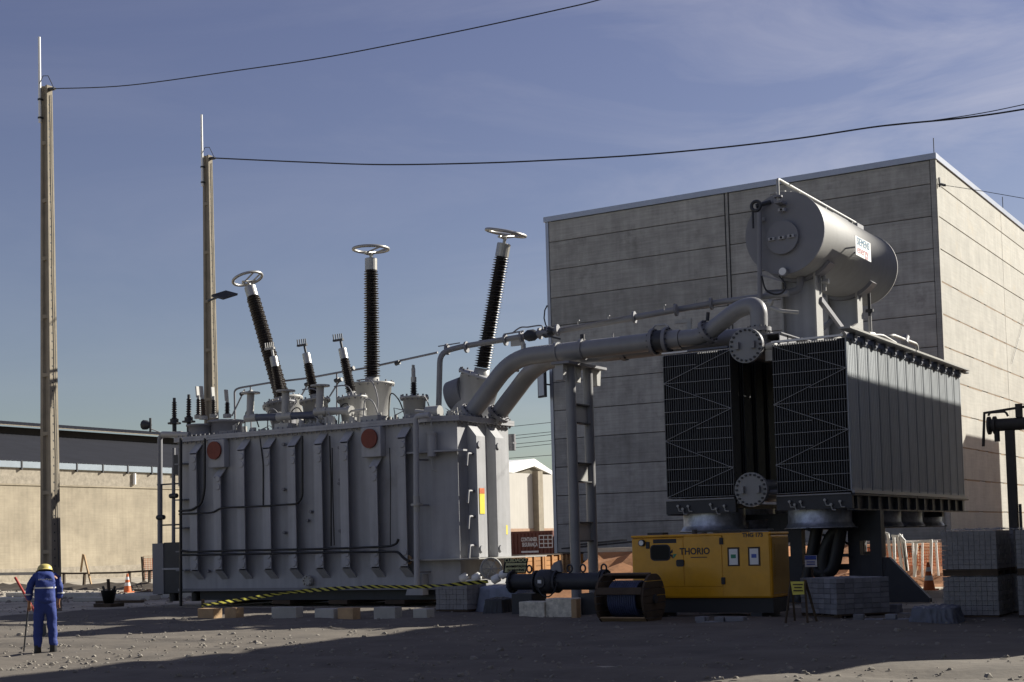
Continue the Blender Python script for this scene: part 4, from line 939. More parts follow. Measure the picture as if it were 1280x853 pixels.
    mb = MB(); mb.torus((-12.16, 34.90, 1.20), (0, 1, 0), .08, .022, 16, 6); mb.beam((-12.35, 34.90, 1.21), (-11.51, 34.90, 1.23), .05, .08); mb.build('hose_clamp', M_dark, t)
make_radiators()

# ------------------------------------------------------------------ conservator
def make_conservator():
    X, Z, R_ = -13.4, 9.95, 1.09; Y0, Y1 = 36.35, 43.0
    t = thing('oil_conservator', 'grey horizontal oil drum raised on plate legs above the radiators', 'tank', (X, 39.5, 6.9))
    mb = MB(); mb.lathe([(R_, Y0), (R_, Y1), (R_+.03, Y1+.002), (R_+.03, Y1+.06), (R_*.995, Y1+.062), (R_*.95, Y1+.14), (R_*.80, Y1+.26), (R_*.5, Y1+.35), (.001, Y1+.38)], (X, 0, Z), (0, 1, 0), 56); mb.build('drum', M_drum, t)
    mb = MB(); mb.cyl((X, Y0-.03, Z), (X, Y0+.02, Z), R_+.035, n=56); ep = mb.build('end_plate', M_tankd, t)
    mb = MB(); mb.cyl((X-.03, Y0-.15, Z-.13), (X-.03, Y0-.031, Z-.13), .455, n=36); mb.build('manhole_cover', M_tankd, ep)
    for q in [(-13.71, 36.25, 9.80), (-13.43, 36.25, 9.80), (-13.16, 36.25, 9.81), (-13.40, 36.25, 10.56), (-13.99, 36.25, 10.38)]:
        mb = MB(); mb.cyl(q, (q[0], q[1]-.12, q[2]), .035, n=6); mb.box(q[0]-.09, q[0]+.09, q[1]-.12, q[1], q[2]-.04, q[2]+.04); mb.build('lug', M_tank, ep)
    q = (-13.43, 36.20, 8.88); mb = MB(); mb.cyl((q[0], q[1]+.12, q[2]), (q[0], q[1]-.05, q[2]), .125, n=20); ga = mb.build('level_gauge', M_tankd, t)
    mb = MB(); mb.cyl((q[0], q[1]-.051, q[2]), (q[0], q[1]-.062, q[2]), .10, n=20); mb.build('gauge_face', M_white, ga)
    for a in [(-13.81, 36.70, 11.04), (-13.56, 36.70, 11.05), (-13.40, 36.70, 11.00)]:
        mb = MB(); mb.cyl((a[0], a[1], a[2]-.25), (a[0], a[1], a[2]+.1), .075, n=10); mb.cyl((a[0], a[1], a[2]+.1), (a[0], a[1], a[2]+.15), .11, n=10); mb.build('top_nozzle', M_pale, t)
    mb = MB(); mb.tube(bend([(X+.0, 35.95, 10.75), (X, 35.95, 11.36), (X, 42.6, 11.36), (X, 42.75, 11.1)], .08, 3), .045, 8); rp = mb.build('top_rail_pipe', M_pale, t)
    mb = MB(); mb.cyl((X, 35.95, 10.85), (X, 35.95, 10.9), .12, n=10); mb.box(X-.1, X+.1, 35.9, 36.3, 10.7, 10.76); mb.build('pipe_flange', M_tankd, rp)
    for y in (37.6, 39.8, 42.2):
        mb = MB(); mb.cyl((X+.02, y, 11.0), (X, y, 11.33), .03, n=6); mb.build('rail_stay', M_pale, rp)
    mb = MB(); mb.beam((X+.05, 40.2, 11.16), (X+.05, 41.6, 11.16), .08, .16); mb.box(X-.1, X+.15, 42.3, 42.9, 11.05, 11.3); mb.build('rail_fittings', M_tankd, rp)
    # breather pipe down the left of the end plate
    a = [(-14.08, 36.05, 10.74), (-13.99, 36.05, 10.55), (-14.06, 36.05, 8.19), (-14.02, 36.05, 8.05), (-13.50, 36.05, 7.80)]
    mb = MB(); mb.tube([a[1], a[2]], .065, 10); bp = mb.build('breather_pipe', M_tankd, t)
    mb = MB(); mb.torus(a[0], (0, 1, 0), .13, .05, 16, 6); mb.cyl(a[0], (a[0][0]+.35, a[0][1]+.2, a[0][2]+.1), .06, n=8); mb.cyl((a[0][0]-.1, a[0][1], a[0][2]-.1), (a[0][0]-.1, a[0][1], a[0][2]-.6), .03, n=6); mb.build('breather_head', M_dark, bp)
    mb = MB(); mb.tube(bend([a[2], a[3], a[4], (a[4][0]+.4, a[4][1]+.3, a[4][2]-.05)], .1, 3), .05, 8); mb.cyl((-13.83, 36.05, 8.07), (-13.72, 36.05, 8.02), .10, n=10); mb.build('breather_elbow', M_pale, bp)
    mb = MB(); mb.tube(smooth_pts([(-13.97, 36.00, 8.80), (-13.87, 36.00, 8.42), (-13.63, 36.00, 8.26), (-13.40, 36.00, 8.28), (-13.30, 36.00, 8.46), (-13.47, 36.00, 8.74)], 5), .025, 6); mb.build('gauge_cable', M_black, bp)
    mb = MB(); mb.beam((-14.08, 36.05, 8.87), (-13.36, 36.05, 8.58), .05, .05); mb.build('pipe_bracket', M_tankd, bp)
    # legs: plated saddles
    for y, x0, x1, zt in ((37.5, -13.87, -12.90, 9.05), (41.3, -13.87, -12.95, 9.05)):
        mb = MB(); mb.box(x0, x1-.06, y-.05, y+.05, 6.72, zt); lg = mb.build('leg_plate', M_tank, t)
        for xx in (x0-.04, x1-.06):
            mb = MB(); mb.box(xx, xx+.055, y-.26, y+.26, 6.72, 9.15); mb.build('leg_flange', M_pale, lg)
        mb = MB(); n = 14
        arc = [(X+math.cos(a_)*(R_+.005), y-.22, Z+math.sin(a_)*(R_+.005)) for a_ in [PI*1.22+k*PI*.56/n for k in range(n+1)]]
        arc2 = [(X+math.cos(a_)*(R_+.10), y-.22, Z+math.sin(a_)*(R_+.10)) for a_ in [PI*1.22+k*PI*.56/n for k in range(n+1)]]
        for k in range(n): mb.prism([arc[k], arc[k+1], arc2[k+1], arc2[k]], (0, .44, 0))
        mb.build('saddle', M_tankd, lg)
        mb = MB(); mb.prism([(x0-.2, y-.03, 9.25), (x1+.2, y-.03, 9.25), (x1, y-.03, 8.7), (x0, y-.03, 8.7)], (0, .06, 0)); mb.build('saddle_web', M_tankd, lg)
    xs = -12.98
    mb = MB(); mb.beam((xs, 37.7, 6.85), (xs, 41.2, 8.0), .09, .14); mb.build('brace', M_pale, t)
    mb = MB(); mb.beam((xs+.1, 37.55, 8.25), (xs+.1, 41.35, 6.95), .09, .14); mb.build('brace', M_tankd, t)
    mb = MB(); mb.beam((-13.8, 37.7, 6.85), (-13.8, 41.2, 8.2), .09, .14); mb.build('brace', M_tank, t)
    mb = MB(); mb.box(-14.0, -12.7, 37.1, 41.8, 6.62, 6.72); mb.build('base_frame', M_dark, t)
    mb = MB(); mb.box(RXR0, -12.0, 37.3, 41.8, 6.62, 6.70); mb.build('base_ledge', M_tankd, t)
    # nozzle under the drum
    q = [(-13.49, 37.00, 8.67), (-13.25, 37.00, 8.71), (-13.61, 37.00, 8.44)]
    mb = MB(); mb.tube(bend([(X+.1, 37.2, 8.95), (X+.1, 37.1, 8.5), q[2], (q[2][0]-.5, 36.6, q[2][2]-.02)], .3, 5), .10, 10); mb.build('outlet_pipe', M_tankd, t)
    mb = MB(); mb.tube([(xs+.15, 37.75, 8.5), (xs+.15, 37.75, 9.1)], .06, 8); mb.cyl((xs+.12, 37.7, 8.75), (xs+.3, 37.7, 8.75), .07, n=8); mb.build('drain_cock', M_pale, t)
    mb = MB(); mb.tube([(xs+.15, 41.8, 8.3), (xs+.15, 41.8, 9.0)], .05, 8); mb.cyl((xs+.15, 41.8, 8.42), (xs+.15, 41.8, 8.5), .13, n=8); mb.build('drain_cock', M_dark, t)
    mb = MB(); mb.tube(bend([(xs+.15, 41.8, 8.3), (xs+.15, 41.8, 7.3), (-12.3, 42.2, 7.72), (-12.3, 44.9, 7.72), (-12.3, 44.9, 6.7)], .2, 4), .055, 8); mb.build('vent_line', M_pale, t)
    mb = MB(); mb.tube(bend([(-12.5, 40.6, 7.55), (-12.3, 41.2, 7.6), (-12.3, 42.7, 7.5), (-12.3, 42.7, 6.72)], .2, 4), .045, 8); mb.cyl((-12.5, 40.5, 7.55), (-12.45, 40.8, 7.57), .10, n=8); mb.build('vent_line', M_pale, t)
    mb = MB(); mb.cyl((-12.3, 43.5, 7.62), (-12.3, 43.7, 7.82), .12, n=8); mb.build('vent_valve', M_tankd, t)
    # bracketed name board standing off the drum
    sx = -11.95; y0, z1 = (-11.95, 37.91, 9.97)[1:]; y1, z0 = (-11.95, 39.27, 9.43)[1:]
    mb = MB(); mb.box(sx-.012, sx, y0, y1, z0, z1); nb = mb.build('name_board', M_white, t)
    for y in (y0+.3, y1-.3):
        mb = MB(); mb.beam((sx-.013, y, (z0+z1)/2), (-12.45, y, (z0+z1)/2), .04, .04); mb.build('board_bracket', M_tankd, nb)
    text('SIEMENS', .30, M_letbl, nb, 'board_lettering', (sx+.002, (y0+y1)/2, z0+(z1-z0)*.74), (0, 1, 0), (0, 0, 1), sx=.95, space=1.04)
    text('energy', .34, M_letrd, nb, 'board_lettering', (sx+.002, (y0+y1)/2-.05, z0+(z1-z0)*.33), (0, 1, 0), (0, 0, 1), sx=1.1, bold=-.002)
make_conservator()

# ------------------------------------------------------------------ oil pipes between tank and radiators
def flange(mb, c, ax, R_, th=.05):
    c = Vector(c); ax = Vector(ax).normalized(); mb.cyl(c-ax*th, c+ax*th, R_, n=24)
def bolts(mb, c, ax, R_, n=12):
    d, x, y = ortho(ax); c = Vector(c)
    for k in range(n):
        e = (x*math.cos(k*2*PI/n)+y*math.sin(k*2*PI/n))*R_; mb.cyl(c+e-d*.09, c+e+d*.09, .022, n=5)
def make_pipes():
    Ya, Yb, Z = 34.55, 35.55, 7.10
    t = thing('oil_pipe', 'thick grey oil pipe nearer the camera, bending from tank lid to header flange', 'pipe', (-19, Ya, Z), 'thick oil pipes from transformer to radiators')
    mb = MB(); mb.tube(bend([(-22.62, Ya, 5.45), (-21.05, Ya, Z-.02), (-15.75, Ya, Z)], .75, 8), .255, 22); mb.build('pipe_run', M_pipe, t)
    mb = MB(); mb.tube(bend([(-15.74, Ya, Z), (-15.1, Ya, Z+.0), (-13.95, 34.3, 7.70), (-13.36, 34.15, 7.72), (-13.36, 34.1, 6.75)], .55, 8), .225, 22); mb.build('pipe_bend', M_pipe, t)
    for c, ax, r in (((-22.5, Ya, 5.58), (1, 0, 1.0), .36), ((-19.55, Ya, Z), (1, 0, 0), .285), ((-18.75, Ya, Z), (1, 0, 0), .30), ((-16.55, Ya, Z), (1, 0, 0), .36), ((-16.15, Ya, Z), (1, 0, 0), .36), ((-14.95, 34.5, Z+.1), (1, -.15, .5), .34), ((-13.36, 34.1, 7.05), (0, 0, 1), .32)):
        mb = MB(); flange(mb, c, ax, r); f = mb.build('flange', M_pipe if r < .31 else M_tankd, t)
        if r > .31:
            mb = MB(); bolts(mb, c, ax, r*.86); mb.build('flange_bolts', M_dark, f, kind='stuff')
    mb = MB(); mb.cyl((-16.5, Ya, Z), (-16.2, Ya, Z), .30, n=20); mb.build('expansion_joint', M_dark, t)
    mb = MB(); mb.tube([(-16.6, Ya, Z+.36), (-16.5, Ya, Z+.44), (-16.2, Ya, Z+.44), (-16.1, Ya, Z+.36)], .025, 6); mb.build('joint_tie', M_tank, t)
    mb = MB(); mb.cyl((-14.95, 34.5, Z+.4), (-14.92, 34.5, Z+.62), .05, n=8); mb.cyl((-18.75, Ya, Z+.24), (-18.75, Ya, Z+.42), .07, n=8); mb.build('air_cock', M_dark, t)
    mb = MB(); mb.cyl((-20.6, Ya-.05, Z+.2), (-20.6, Ya-.05, Z+.34), .03, n=6); mb.cyl((-17.8, Ya, Z+.2), (-17.8, Ya, Z+.36), .02, n=6); mb.build('vent_plug', M_tankd, t)
    t = thing('oil_pipe', 'thick grey oil pipe behind the nearer one, ending at the left radiator block', 'pipe', (-18.5, Yb, Z), 'thick oil pipes from transformer to radiators')
    mb = MB(); mb.tube(bend([(-22.35, Yb, 5.45), (-20.75, Yb, Z-.02), (-13.9, Yb, Z+.02), (-13.36, Yb, 6.7)], .75, 8), .255, 22); mb.build('pipe_run', M_pipe, t)
    for c, ax, r in (((-22.2, Yb, 5.60), (1, 0, 1.0), .36), ((-17.95, Yb, Z), (1, 0, 0), .30)):
        mb = MB(); flange(mb, c, ax, r); f = mb.build('flange', M_pipe if r < .31 else M_tankd, t)
        mb = MB(); bolts(mb, c, ax, r*.86); mb.build('flange_bolts', M_dark, f, kind='stuff')
    mb = MB(); mb.cyl((-21.6, Ya+.35, 6.85), (-21.1, Ya+.4, 6.75), .05, n=8); mb.box(-21.75, -21.5, Ya+.2, Ya+.55, 6.65, 6.9); mb.build('thermo_pocket', M_pale, t)
    # slim pipe rising to the conservator
    t = thing('relay_pipe', 'slim grey pipe climbing from the tank lid to the oil drum, with valves', 'pipe', (-18, 36, 7.9))
    vp = [(-23.71, 34.60, 5.57), (-23.60, 34.60, 7.47), (-22.74, 34.60, 7.58)]; rp = [(-20.72, 36.30, 8.02), (-13.35, 36.30, 8.31)]
    path = [vp[0], vp[1]]+[(-23.15, 35.00, 7.64), (-20.78, 35.00, 7.74)]+[(-19.63, 35.80, 7.94), (-17.56, 35.80, 8.05)]+[(-15.33, 36.30, 8.28), (-13.35, 36.30, 8.29)]
    mb = MB(); mb.tube(bend(path, .3, 5), 0.085, 12); mb.build('pipe_run', M_pipe, t)
    for q in [(-23.61, 35.00, 7.61), (-22.92, 35.00, 7.61), (-21.55, 35.00, 7.69), (-21.00, 35.00, 7.73)]+[(-20.61, 35.40, 7.83), (-20.31, 35.40, 7.85), (-20.02, 35.40, 7.87)]+[(-17.74, 35.80, 8.05), (-16.44, 35.80, 8.11)]+[(-15.55, 36.20, 8.24)]:
        mb = MB(); q = Vector(q); flange(mb, q, (1, .15, .06), .17, .03); f = mb.build('flange', M_tankd, t)
    for a, b in (((-20.92, 35.00, 7.73), (-20.57, 35.20, 7.78)), ((-20.56, 35.40, 7.85), (-20.34, 35.40, 7.85))):
        mb = MB(); mb.lathe([(.09, 0), (.17, .12), (.17, .3), (.09, .42)], a, Vector(b)-Vector(a), 12); mb.build('relay_body', M_dark, t)
    mb = MB(); mb.tube(smooth_pts([(-21.32, 35.00, 7.86), (-21.04, 35.00, 8.00), (-20.77, 35.00, 7.99), (-20.34, 35.00, 7.99), (-20.27, 35.00, 7.87)], 5), .022, 6); mb.beam((-21.60, 35.00, 7.86), (-20.91, 35.00, 7.89), .04, .04); mb.build('valve_lever', M_tankd, t); mb = MB(); mb.beam((-23.93, 35.00, 7.73), (-23.15, 35.00, 7.76), .03, .03); mb.build('valve_lever', M_tankd, t)
    mb = MB(); a = (-21.11, 35.00, 7.58); mb.box(a[0]-.25, a[0]+.18, a[1]-.03, a[1]+.03, a[2]-.10, a[2]+.08); mb.cyl((a[0]+.15, a[1], a[2]-.3), (a[0]+.15, a[1], a[2]), .06, n=8); mb.build('pipe_support', M_pale, t)
    mb = MB(); a = (-16.18, 35.90, 7.78); mb.box(a[0]-.35, a[0]+.15, a[1]-.05, a[1]+.05, a[2]-.04, a[2]+.06); mb.box(a[0]+.02, a[0]+.14, a[1]-.04, a[1]+.04, a[2]-.5, a[2]-.04); mb.build('pipe_support', M_pale, t)
    mb = MB(); a, b = [(-16.53, 35.90, 8.31), (-16.52, 35.90, 8.09)]; mb.tube([a, b], .03, 6); a, b = [(-20.49, 35.20, 7.78), (-19.83, 35.20, 7.57)]; mb.tube([a, b], .03, 6); mb.build('gauge_stem', M_dark, t)
    mb = MB()
    for q in [(-19.57, 35.80, 8.01), (-18.58, 35.80, 8.04), (-16.81, 35.80, 8.15)]+[(-16.01, 36.20, 8.29), (-15.29, 36.20, 8.35)]: mb.tube([(q[0], q[1], q[2]), (q[0], q[1], q[2]+.12), (q[0]+.06, q[1], q[2]+.14)], .014, 5)
    mb.build('cable_saddles', M_pale, t, kind='stuff')
    mb = MB(); mb.tube([Vector((-19.99, 35.50, 7.92)), Vector((-17.56, 35.80, 8.12)), Vector((-15.53, 36.20, 8.31))], .025, 6); mb.build('cable_run', M_tankd, t)
    # support trestle
    x = -19.1
    t = thing('pipe_trestle', 'tall two-legged grey trestle carrying the oil pipes beside the tank', 'pipe support', (x, 35, 0))
    for y, r in ((34.42, .145), (35.44, .145)):
        mb = MB(); mb.cyl((x, y, 0), (x, y, 6.66), r, n=20); mb.build('leg', M_pipe, t)
    mb = MB(); mb.box(x-.28, x+.28, 33.85, 36.1, 6.665, 6.735); mb.build('top_plate', M_tankd, t)
    for y in (33.98, 34.82, 36.0):
        mb = MB(); mb.prism([(x-.2, y-.12 if y > 34 else y-.06, 6.66), (x-.2, y+.14, 6.66), (x-.2, y+.08, 6.22), (x-.2, y-.10, 6.22)], (.26, 0, 0)); mb.build('gusset', M_pale, t)
    for z in (5.33, 3.68, 2.02):
        mb = MB(); mb.box(x-.03, x+.03, 34.56, 35.30, z-.24, z+.24); pl = mb.build('batten_plate', M_pale, t)
        for zz in (z+.242, z-.275):
            mb = MB(); mb.box(x-.1, x+.12, 34.56, 35.30, zz, zz+.035); mb.build('batten_edge', M_dark, pl)
    for y in (34.42, 35.44):
        mb = MB(); mb.box(x-.25, x+.25, y-.25, y+.25, .01, .06); mb.build('base_plate', M_dark, t)
make_pipes()
# ------------------------------------------------------------------ yellow generator
def make_generator():
    X0, X1, Y0, Y1, Z0, Z1 = -14.12, -10.88, 28.0, 29.05, .47, 1.85
    t = thing('generator', 'yellow boxed diesel generator with dark window and two framed notices', 'generator', ((X0+X1)/2, 28.5, 0))
    mb = MB(); mb.box(X0, X1, Y0, Y1, Z0, Z1-.06); mb.build('canopy', M_yel, t, bevel=.035)
    mb = MB(); mb.box(X0-.01, X1+.01, Y0-.012, Y1+.01, Z1-.058, Z1); mb.build('roof_panel', M_yel, t, bevel=.02)
    mb = MB(); mb.box(X1+.002, X1+.015, Y0+.06, Y1-.06, Z0+.08, Z1-.12)
    for k in range(14): mb.box(X1+.0152, X1+.03, Y0+.15, Y1-.15, Z0+.45+k*.05, Z0+.475+k*.05)
    mb.build('end_louvre', M_yeldk, t)
    mb = MB(); mb.box(X0+.05, X1-.02, Y0+.08, Y1-.05, .16, Z0-.004); mb.build('base_tank', M_letdk, t)
    mb = MB()
    for x in (X0+.3, X1-.5): mb.box(x, x+.25, Y0, Y1, 0, .158)
    mb.build('skid_feet', M_dark, t, kind='stuff')
    from_px = lambda u, v: (X0+(X1-X0)*(u-791)/(966-791), Z0+(Z1-Z0)*(748-v)/(748-669.5))
    def rect(name, u0, v0, u1, v1, m, th=.012, par=None, bev=0.0, y=Y0):
        a = from_px(u0, v0); b = from_px(u1, v1); mb = MB(); mb.box(min(a[0], b[0]), max(a[0], b[0]), y-th, y-.001, min(a[1], b[1]), max(a[1], b[1]))
        return mb.build(name, m, par or t, bevel=bev)
    d1 = rect('door', 813.5, 675, 858.3, 733.5, M_yel, .014, bev=.006); d2 = rect('door', 859.5, 672.5, 906.5, 733.5, M_yel, .014, bev=.006)
    rect('end_panel', 908, 671, 964, 746, M_yel, .010, bev=.006); rect('lower_panel', 830, 735, 906.5, 746, M_yel, .008, bev=.004)
    # rounded window
    def rrect(u0, v0, u1, v1, r, y, th, m, name, par):
        a = from_px(u0, v1); b = from_px(u1, v0); x0, z0 = a; x1, z1 = b; pts = []
        for cx, cz, s in ((x1-r, z1-r, 0), (x0+r, z1-r, 1), (x0+r, z0+r, 2), (x1-r, z0+r, 3)):
            for k in range(6):
                an = s*PI/2+k*PI/10; pts.append((cx+r*math.cos(an), y, cz+r*math.sin(an)))
        mb = MB(); mb.prism(pts, (0, -th, 0)); return mb.build(name, m, par)
    rrect(816, 681.5, 842, 701.5, .10, Y0-.0145, .012, M_letdk, 'window', d1)
    rrect(817.5, 683, 840.5, 700, .08, Y0-.027, .003, mat('dark_glass', (.012, .013, .012), .6, var=.05, spec=.2), 'window_glass', d1)
    rrect(849.5, 700.5, 859, 709, .04, Y0-.0145, .025, M_letdk, 'handle', d1)
    rect('air_slot', 820, 674.9, 850, 680, M_letdk, .018, d1)
    a = from_px(805.5, 679); mb = MB(); mb.cyl((a[0], Y0, a[1]), (a[0], Y0-.06, a[1]), .075, n=18); lm = mb.build('work_lamp', M_letdk, t)
    mb = MB(); mb.cyl((a[0], Y0-.061, a[1]), (a[0], Y0-.07, a[1]), .055, n=16); mb.build('lamp_glass', M_galv, lm)
    for u, v in ((813, 682), (906.5, 679), (907.5, 727)):
        rect('hinge', u-2.3, v-4.2, u+2.3, v+4.2, M_letdk, .035, bev=.006)
    for i, u in enumerate((921, 946)):
        f = rect('notice_frame', u-7.2, 687, u+7.2, 709.5, M_wooddk, .022)
        rect('notice', u-5.2, 689, u+5.2, 708, M_paper, .026, f); rect('notice_print', u-3, 695.5, u+3, 700, (M_green, M_signb)[i], .030, f)
    # door lettering and mark
    a = from_px(873, 691); text('THORIO', .20, M_letdk, t, 'door_lettering', (a[0], Y0-.016, a[1]), (1, 0, 0), (0, 0, 1), sx=.92, bold=.004)
    a = from_px(873, 698); mb = MB(); mb.box(a[0]-.1, a[0]+.28, Y0-.017, Y0-.014, a[1]-.012, a[1]+.006); mb.build('lettering_underline', M_letdk, t)
    a = from_px(846, 693); mb = MB()
    for pts in ([(-.11, 0), (-.02, .10), (-.02, .02), (-.06, 0)], [(-.11, -.01), (-.02, -.11), (-.02, -.02)]): mb.prism([(a[0]+p[0], Y0-.0145, a[1]+p[1]) for p in pts], (0, -.004, 0))
    mb.build('door_mark', M_letdk, t)
    mb = MB(); mb.prism([(a[0]+p[0], Y0-.0145, a[1]+p[1]) for p in [(-.01, -.11), (.08, -.01), (-.01, -.01)]], (0, -.004, 0)); mb.build('door_mark', M_green, t)
    a = from_px(945, 673); text('THG 173', .12, M_letdk, t, 'number_lettering', (a[0], Y0-.013, a[1]), (1, 0, 0), (0, 0, 1), bold=.004)
    mb = MB(); mb.box(X0+.25, X0+.62, 28.3, 28.6, Z1, Z1+.05); mb.build('roof_hatch', M_dark, t)
    mb = MB(); mb.beam((-12.8, 28.35, Z1+.05), (-10.95, 28.35, Z1+.05), .05, .04); mb.cyl((-12.75, 28.35, Z1), (-12.75, 28.35, Z1+.09), .06, n=8); mb.build('lifting_bar', M_dark, t)
make_generator()

# ------------------------------------------------------------------ cable drum
def make_drum():
    t = thing('cable_drum', 'weathered wooden cable drum with blue cable in front of the generator', 'cable drum', (-13.45, 26.5, 0))
    zc, R_ = .53, .53; xa, xb = -14.0, -12.92; y = 26.5
    for x in (xa, xb):
        for k in range(7):     # planks of each flange, cut to the circle
            z0 = -R_+k*2*R_/7; z1 = z0+2*R_/7-.012; pts = []
            w = lambda z: math.sqrt(max(R_*R_-z*z, 0.0))
            zs = [z0+(z1-z0)*i/6 for i in range(7)]
            pts = [(x, y+w(z), zc+z) for z in zs]+[(x, y-w(z), zc+z) for z in reversed(zs)]
            mb = MB(); mb.prism(pts, (.05, 0, 0)); mb.build('flange_plank', M_wooddk, t)
    mb = MB(); mb.cyl((xa+.05, y, zc), (xb, y, zc), .20, n=16); mb.build('core', M_wooddk, t)
    mb = MB()
    for lay in range(3):
        for k in range(13):
            x = xa+.2+k*.05; mb.torus((x+lay*.02, y, zc), (1, 0, 0), .26+lay*.05, .028, 20, 5)
    mb.build('cable_coil', M_cablebl, t, kind='stuff')
    for k, a in enumerate((100, 128, 160, 196, 232, 60, 20, -20)):
        a = math.radians(a); c = Vector((0, y+math.cos(a)*(R_-.02), zc+math.sin(a)*(R_-.02))); tn = Vector((0, -math.sin(a), math.cos(a))); nr = Vector((0, math.cos(a), math.sin(a)))
        if k in (1, 3): continue
        mb = MB(); mb.prism([Vector((xa+.052, 0, 0))+c-tn*.075, Vector((xa+.052, 0, 0))+c+tn*.075, Vector((xa+.052, 0, 0))+c+tn*.075+nr*.03, Vector((xa+.052, 0, 0))+c-tn*.075+nr*.03], (xb-xa-.055, 0, 0)); mb.build('lagging_board', M_wood if k == 4 else M_wooddk, t)
    mb = MB(); mb.cyl((xb+.05, y, zc), (xb+.09, y, zc), .09, n=12); mb.build('hub_plate', M_dark, t)
make_drum()

# ------------------------------------------------------------------ black pipe run on blocks
def make_black_pipe():
    y, z = 28.9, .83
    t = thing('black_valve_pipe', 'black flanged pipe with a valve lying on blocks before the trestle', 'pipe', (-16.6, y, .3))
    mb = MB(); mb.cyl((-17.75, y, z), (-17.1, y, z), .19, n=22); mb.cyl((-16.55, y, z), (-15.35, y, z), .20, n=22); mb.build('barrel', M_dark, t)
    for x in (-17.80, -17.12, -16.56, -15.36, -15.28):
        mb = MB(); mb.cyl((x, y, z), (x+.05, y, z), .27, n=24); f = mb.build('flange', M_dark, t)
        mb = MB()
        for k in range(12):
            a = k*PI/6; mb.cyl((x-.03, y+math.cos(a)*.235, z+math.sin(a)*.235), (x+.08, y+math.cos(a)*.235, z+math.sin(a)*.235), .02, n=5)
        mb.build('flange_bolts', M_black, f, kind='stuff')
    mb = MB(); mb.lathe([(.19, 0), (.29, .1), (.29, .4), (.19, .5)], (-17.08, y, z), (1, 0, 0), 20); mb.cyl((-16.83, y, z), (-16.83, y-.33, z), .13, n=14); v = mb.build('valve_body', M_dark, t)
    mb = MB(); mb.box(-16.88, -16.78, y-.345, y-.331, z-.03, z+.05); mb.build('valve_plate', M_white, v)
    mb = MB(); mb.prism([(-16.72, y-.05, z+.26), (-16.40, y-.05, z+.22), (-16.44, y-.05, z+.5), (-16.60, y-.05, z+.44)], (0, .1, 0)); mb.build('valve_wing', M_tankd, v)
    for x in (-17.3, -16.2, -15.85, -15.3):
        mb = MB(); mb.torus((x, y, z+.30), (.3, 1, 0), .085, .022, 16, 6); mb.build('lifting_eye', M_dark, t)
    mb = MB(); mb.tube(smooth_pts([(-16.9, y-.3, z-.1), (-16.8, y-.32, z-.28), (-16.6, y-.32, z-.34), (-16.45, y-.3, z-.2), (-16.42, y-.22, z+.0)], 5), .018, 5); mb.build('valve_cable', M_black, v)
    for x in (-17.6, -15.8):
        b = MB(); b.box(x, x+.55, y-.35, y+.35, 0, .56); tag(b.build('support_block', M_dark, bevel=.01), ('dark block under the left end of the black valve pipe' if x < -17 else 'dark block under the right end of the black valve pipe'), 'block', 'blocks under the black pipe')
    b = MB(); b.box((-17.07, 28.00, 0.54)[0], (-16.39, 28.00, 0.54)[0], 28.0, 28.5, .02, .40); b.box((-16.39, 28.00, 0.54)[0]+.006, (-15.70, 28.00, 0.53)[0], 28.05, 28.5, .02, .47)
    tag(b.build('speckled_block', M_speck, bevel=.015), 'pale speckled concrete block lying below the black pipe', 'block')
    b = MB(); b.box(-15.35, -15.22, 27.4, 27.6, .0, .48); tag(b.build('timber_post', M_wood), 'short timber post stub left of the cable drum', 'post')
make_black_pipe()

# ------------------------------------------------------------------ far containers and crates
def make_container(x0, x1, y, zt, label, letters):
    t = thing('shipping_container', label, 'container', ((x0+x1)/2, y, 0), 'shipping containers at the back')
    mb = MB(); mb.box(x0, x1, y, y+2.44, .05, zt); mb.build('box', M_box, t)
    mb = MB(); x = x0+.15
    while x < x1-.3: mb.prism([(x, y-.003, .2), (x+.05, y-.06, .2), (x+.16, y-.06, .2), (x+.21, y-.003, .2)], (0, 0, zt-.35)); x += .28
    mb.build('corrugation', M_box, t, kind='stuff')
    for x in (x0, x1-.12):
        mb = MB(); mb.box(x, x+.12, y-.07, y-.004, .05, zt); mb.build('corner_post', M_box, t)
    for z in (.05, zt-.14):
        mb = MB(); mb.box(x0+.121, x1-.121, y-.065, y-.004, z, z+.14); mb.build('rail', M_box, t)
    for yy in (y+.45, y+.9, y+1.5, y+2.0):
        mb = MB(); mb.tube([(x1+.05, yy, .15), (x1+.05, yy, zt-.1)], .03, 6); mb.build('lock_bar', M_tankd if yy < y+.6 else M_box, t)
    if letters:
        q = [(-48.42, 79.90, 2.05), (-47.19, 79.90, 2.02), (-48.43, 79.90, 1.73), (-46.53, 79.90, 1.82), (-46.55, 79.90, 1.35), (-48.61, 79.90, 1.92)]
        text('CONTAINER', .36, M_letwh, t, 'side_lettering', ((q[0][0]+q[1][0])/2, y-.075, q[0][2]-.08), (1, 0, 0), (0, 0, 1), sx=.60, bold=.012)
        text('SEGURANÇA', .36, M_letwh, t, 'side_lettering', ((q[0][0]+q[1][0])/2+.05, y-.075, q[2][2]-.1), (1, 0, 0), (0, 0, 1), sx=.56, bold=.012)
        mb = MB(); c = q[3]
        for i in range(4):
            mb.box(c[0]-.52, c[0]+.52, y-.08, y-.07, c[2]-.42+i*.26, c[2]-.36+i*.26)
        for i in range(4): mb.box(c[0]-.52+i*.33, c[0]-.46+i*.33, y-.085, y-.0805, c[2]-.42, c[2]+.42)
        mb.build('grid_emblem', M_letwh, t)
        mb = MB(); mb.box(q[0][0]+.0, q[1][0]+.1, y-.08, y-.07, q[2][2]-.62, q[2][2]-.50); mb.build('side_stripe', M_letwh, t)
make_container(-55.5, -46.0, 80.0, 2.52, 'brown shipping container with pale lettering behind the timber crates', True)
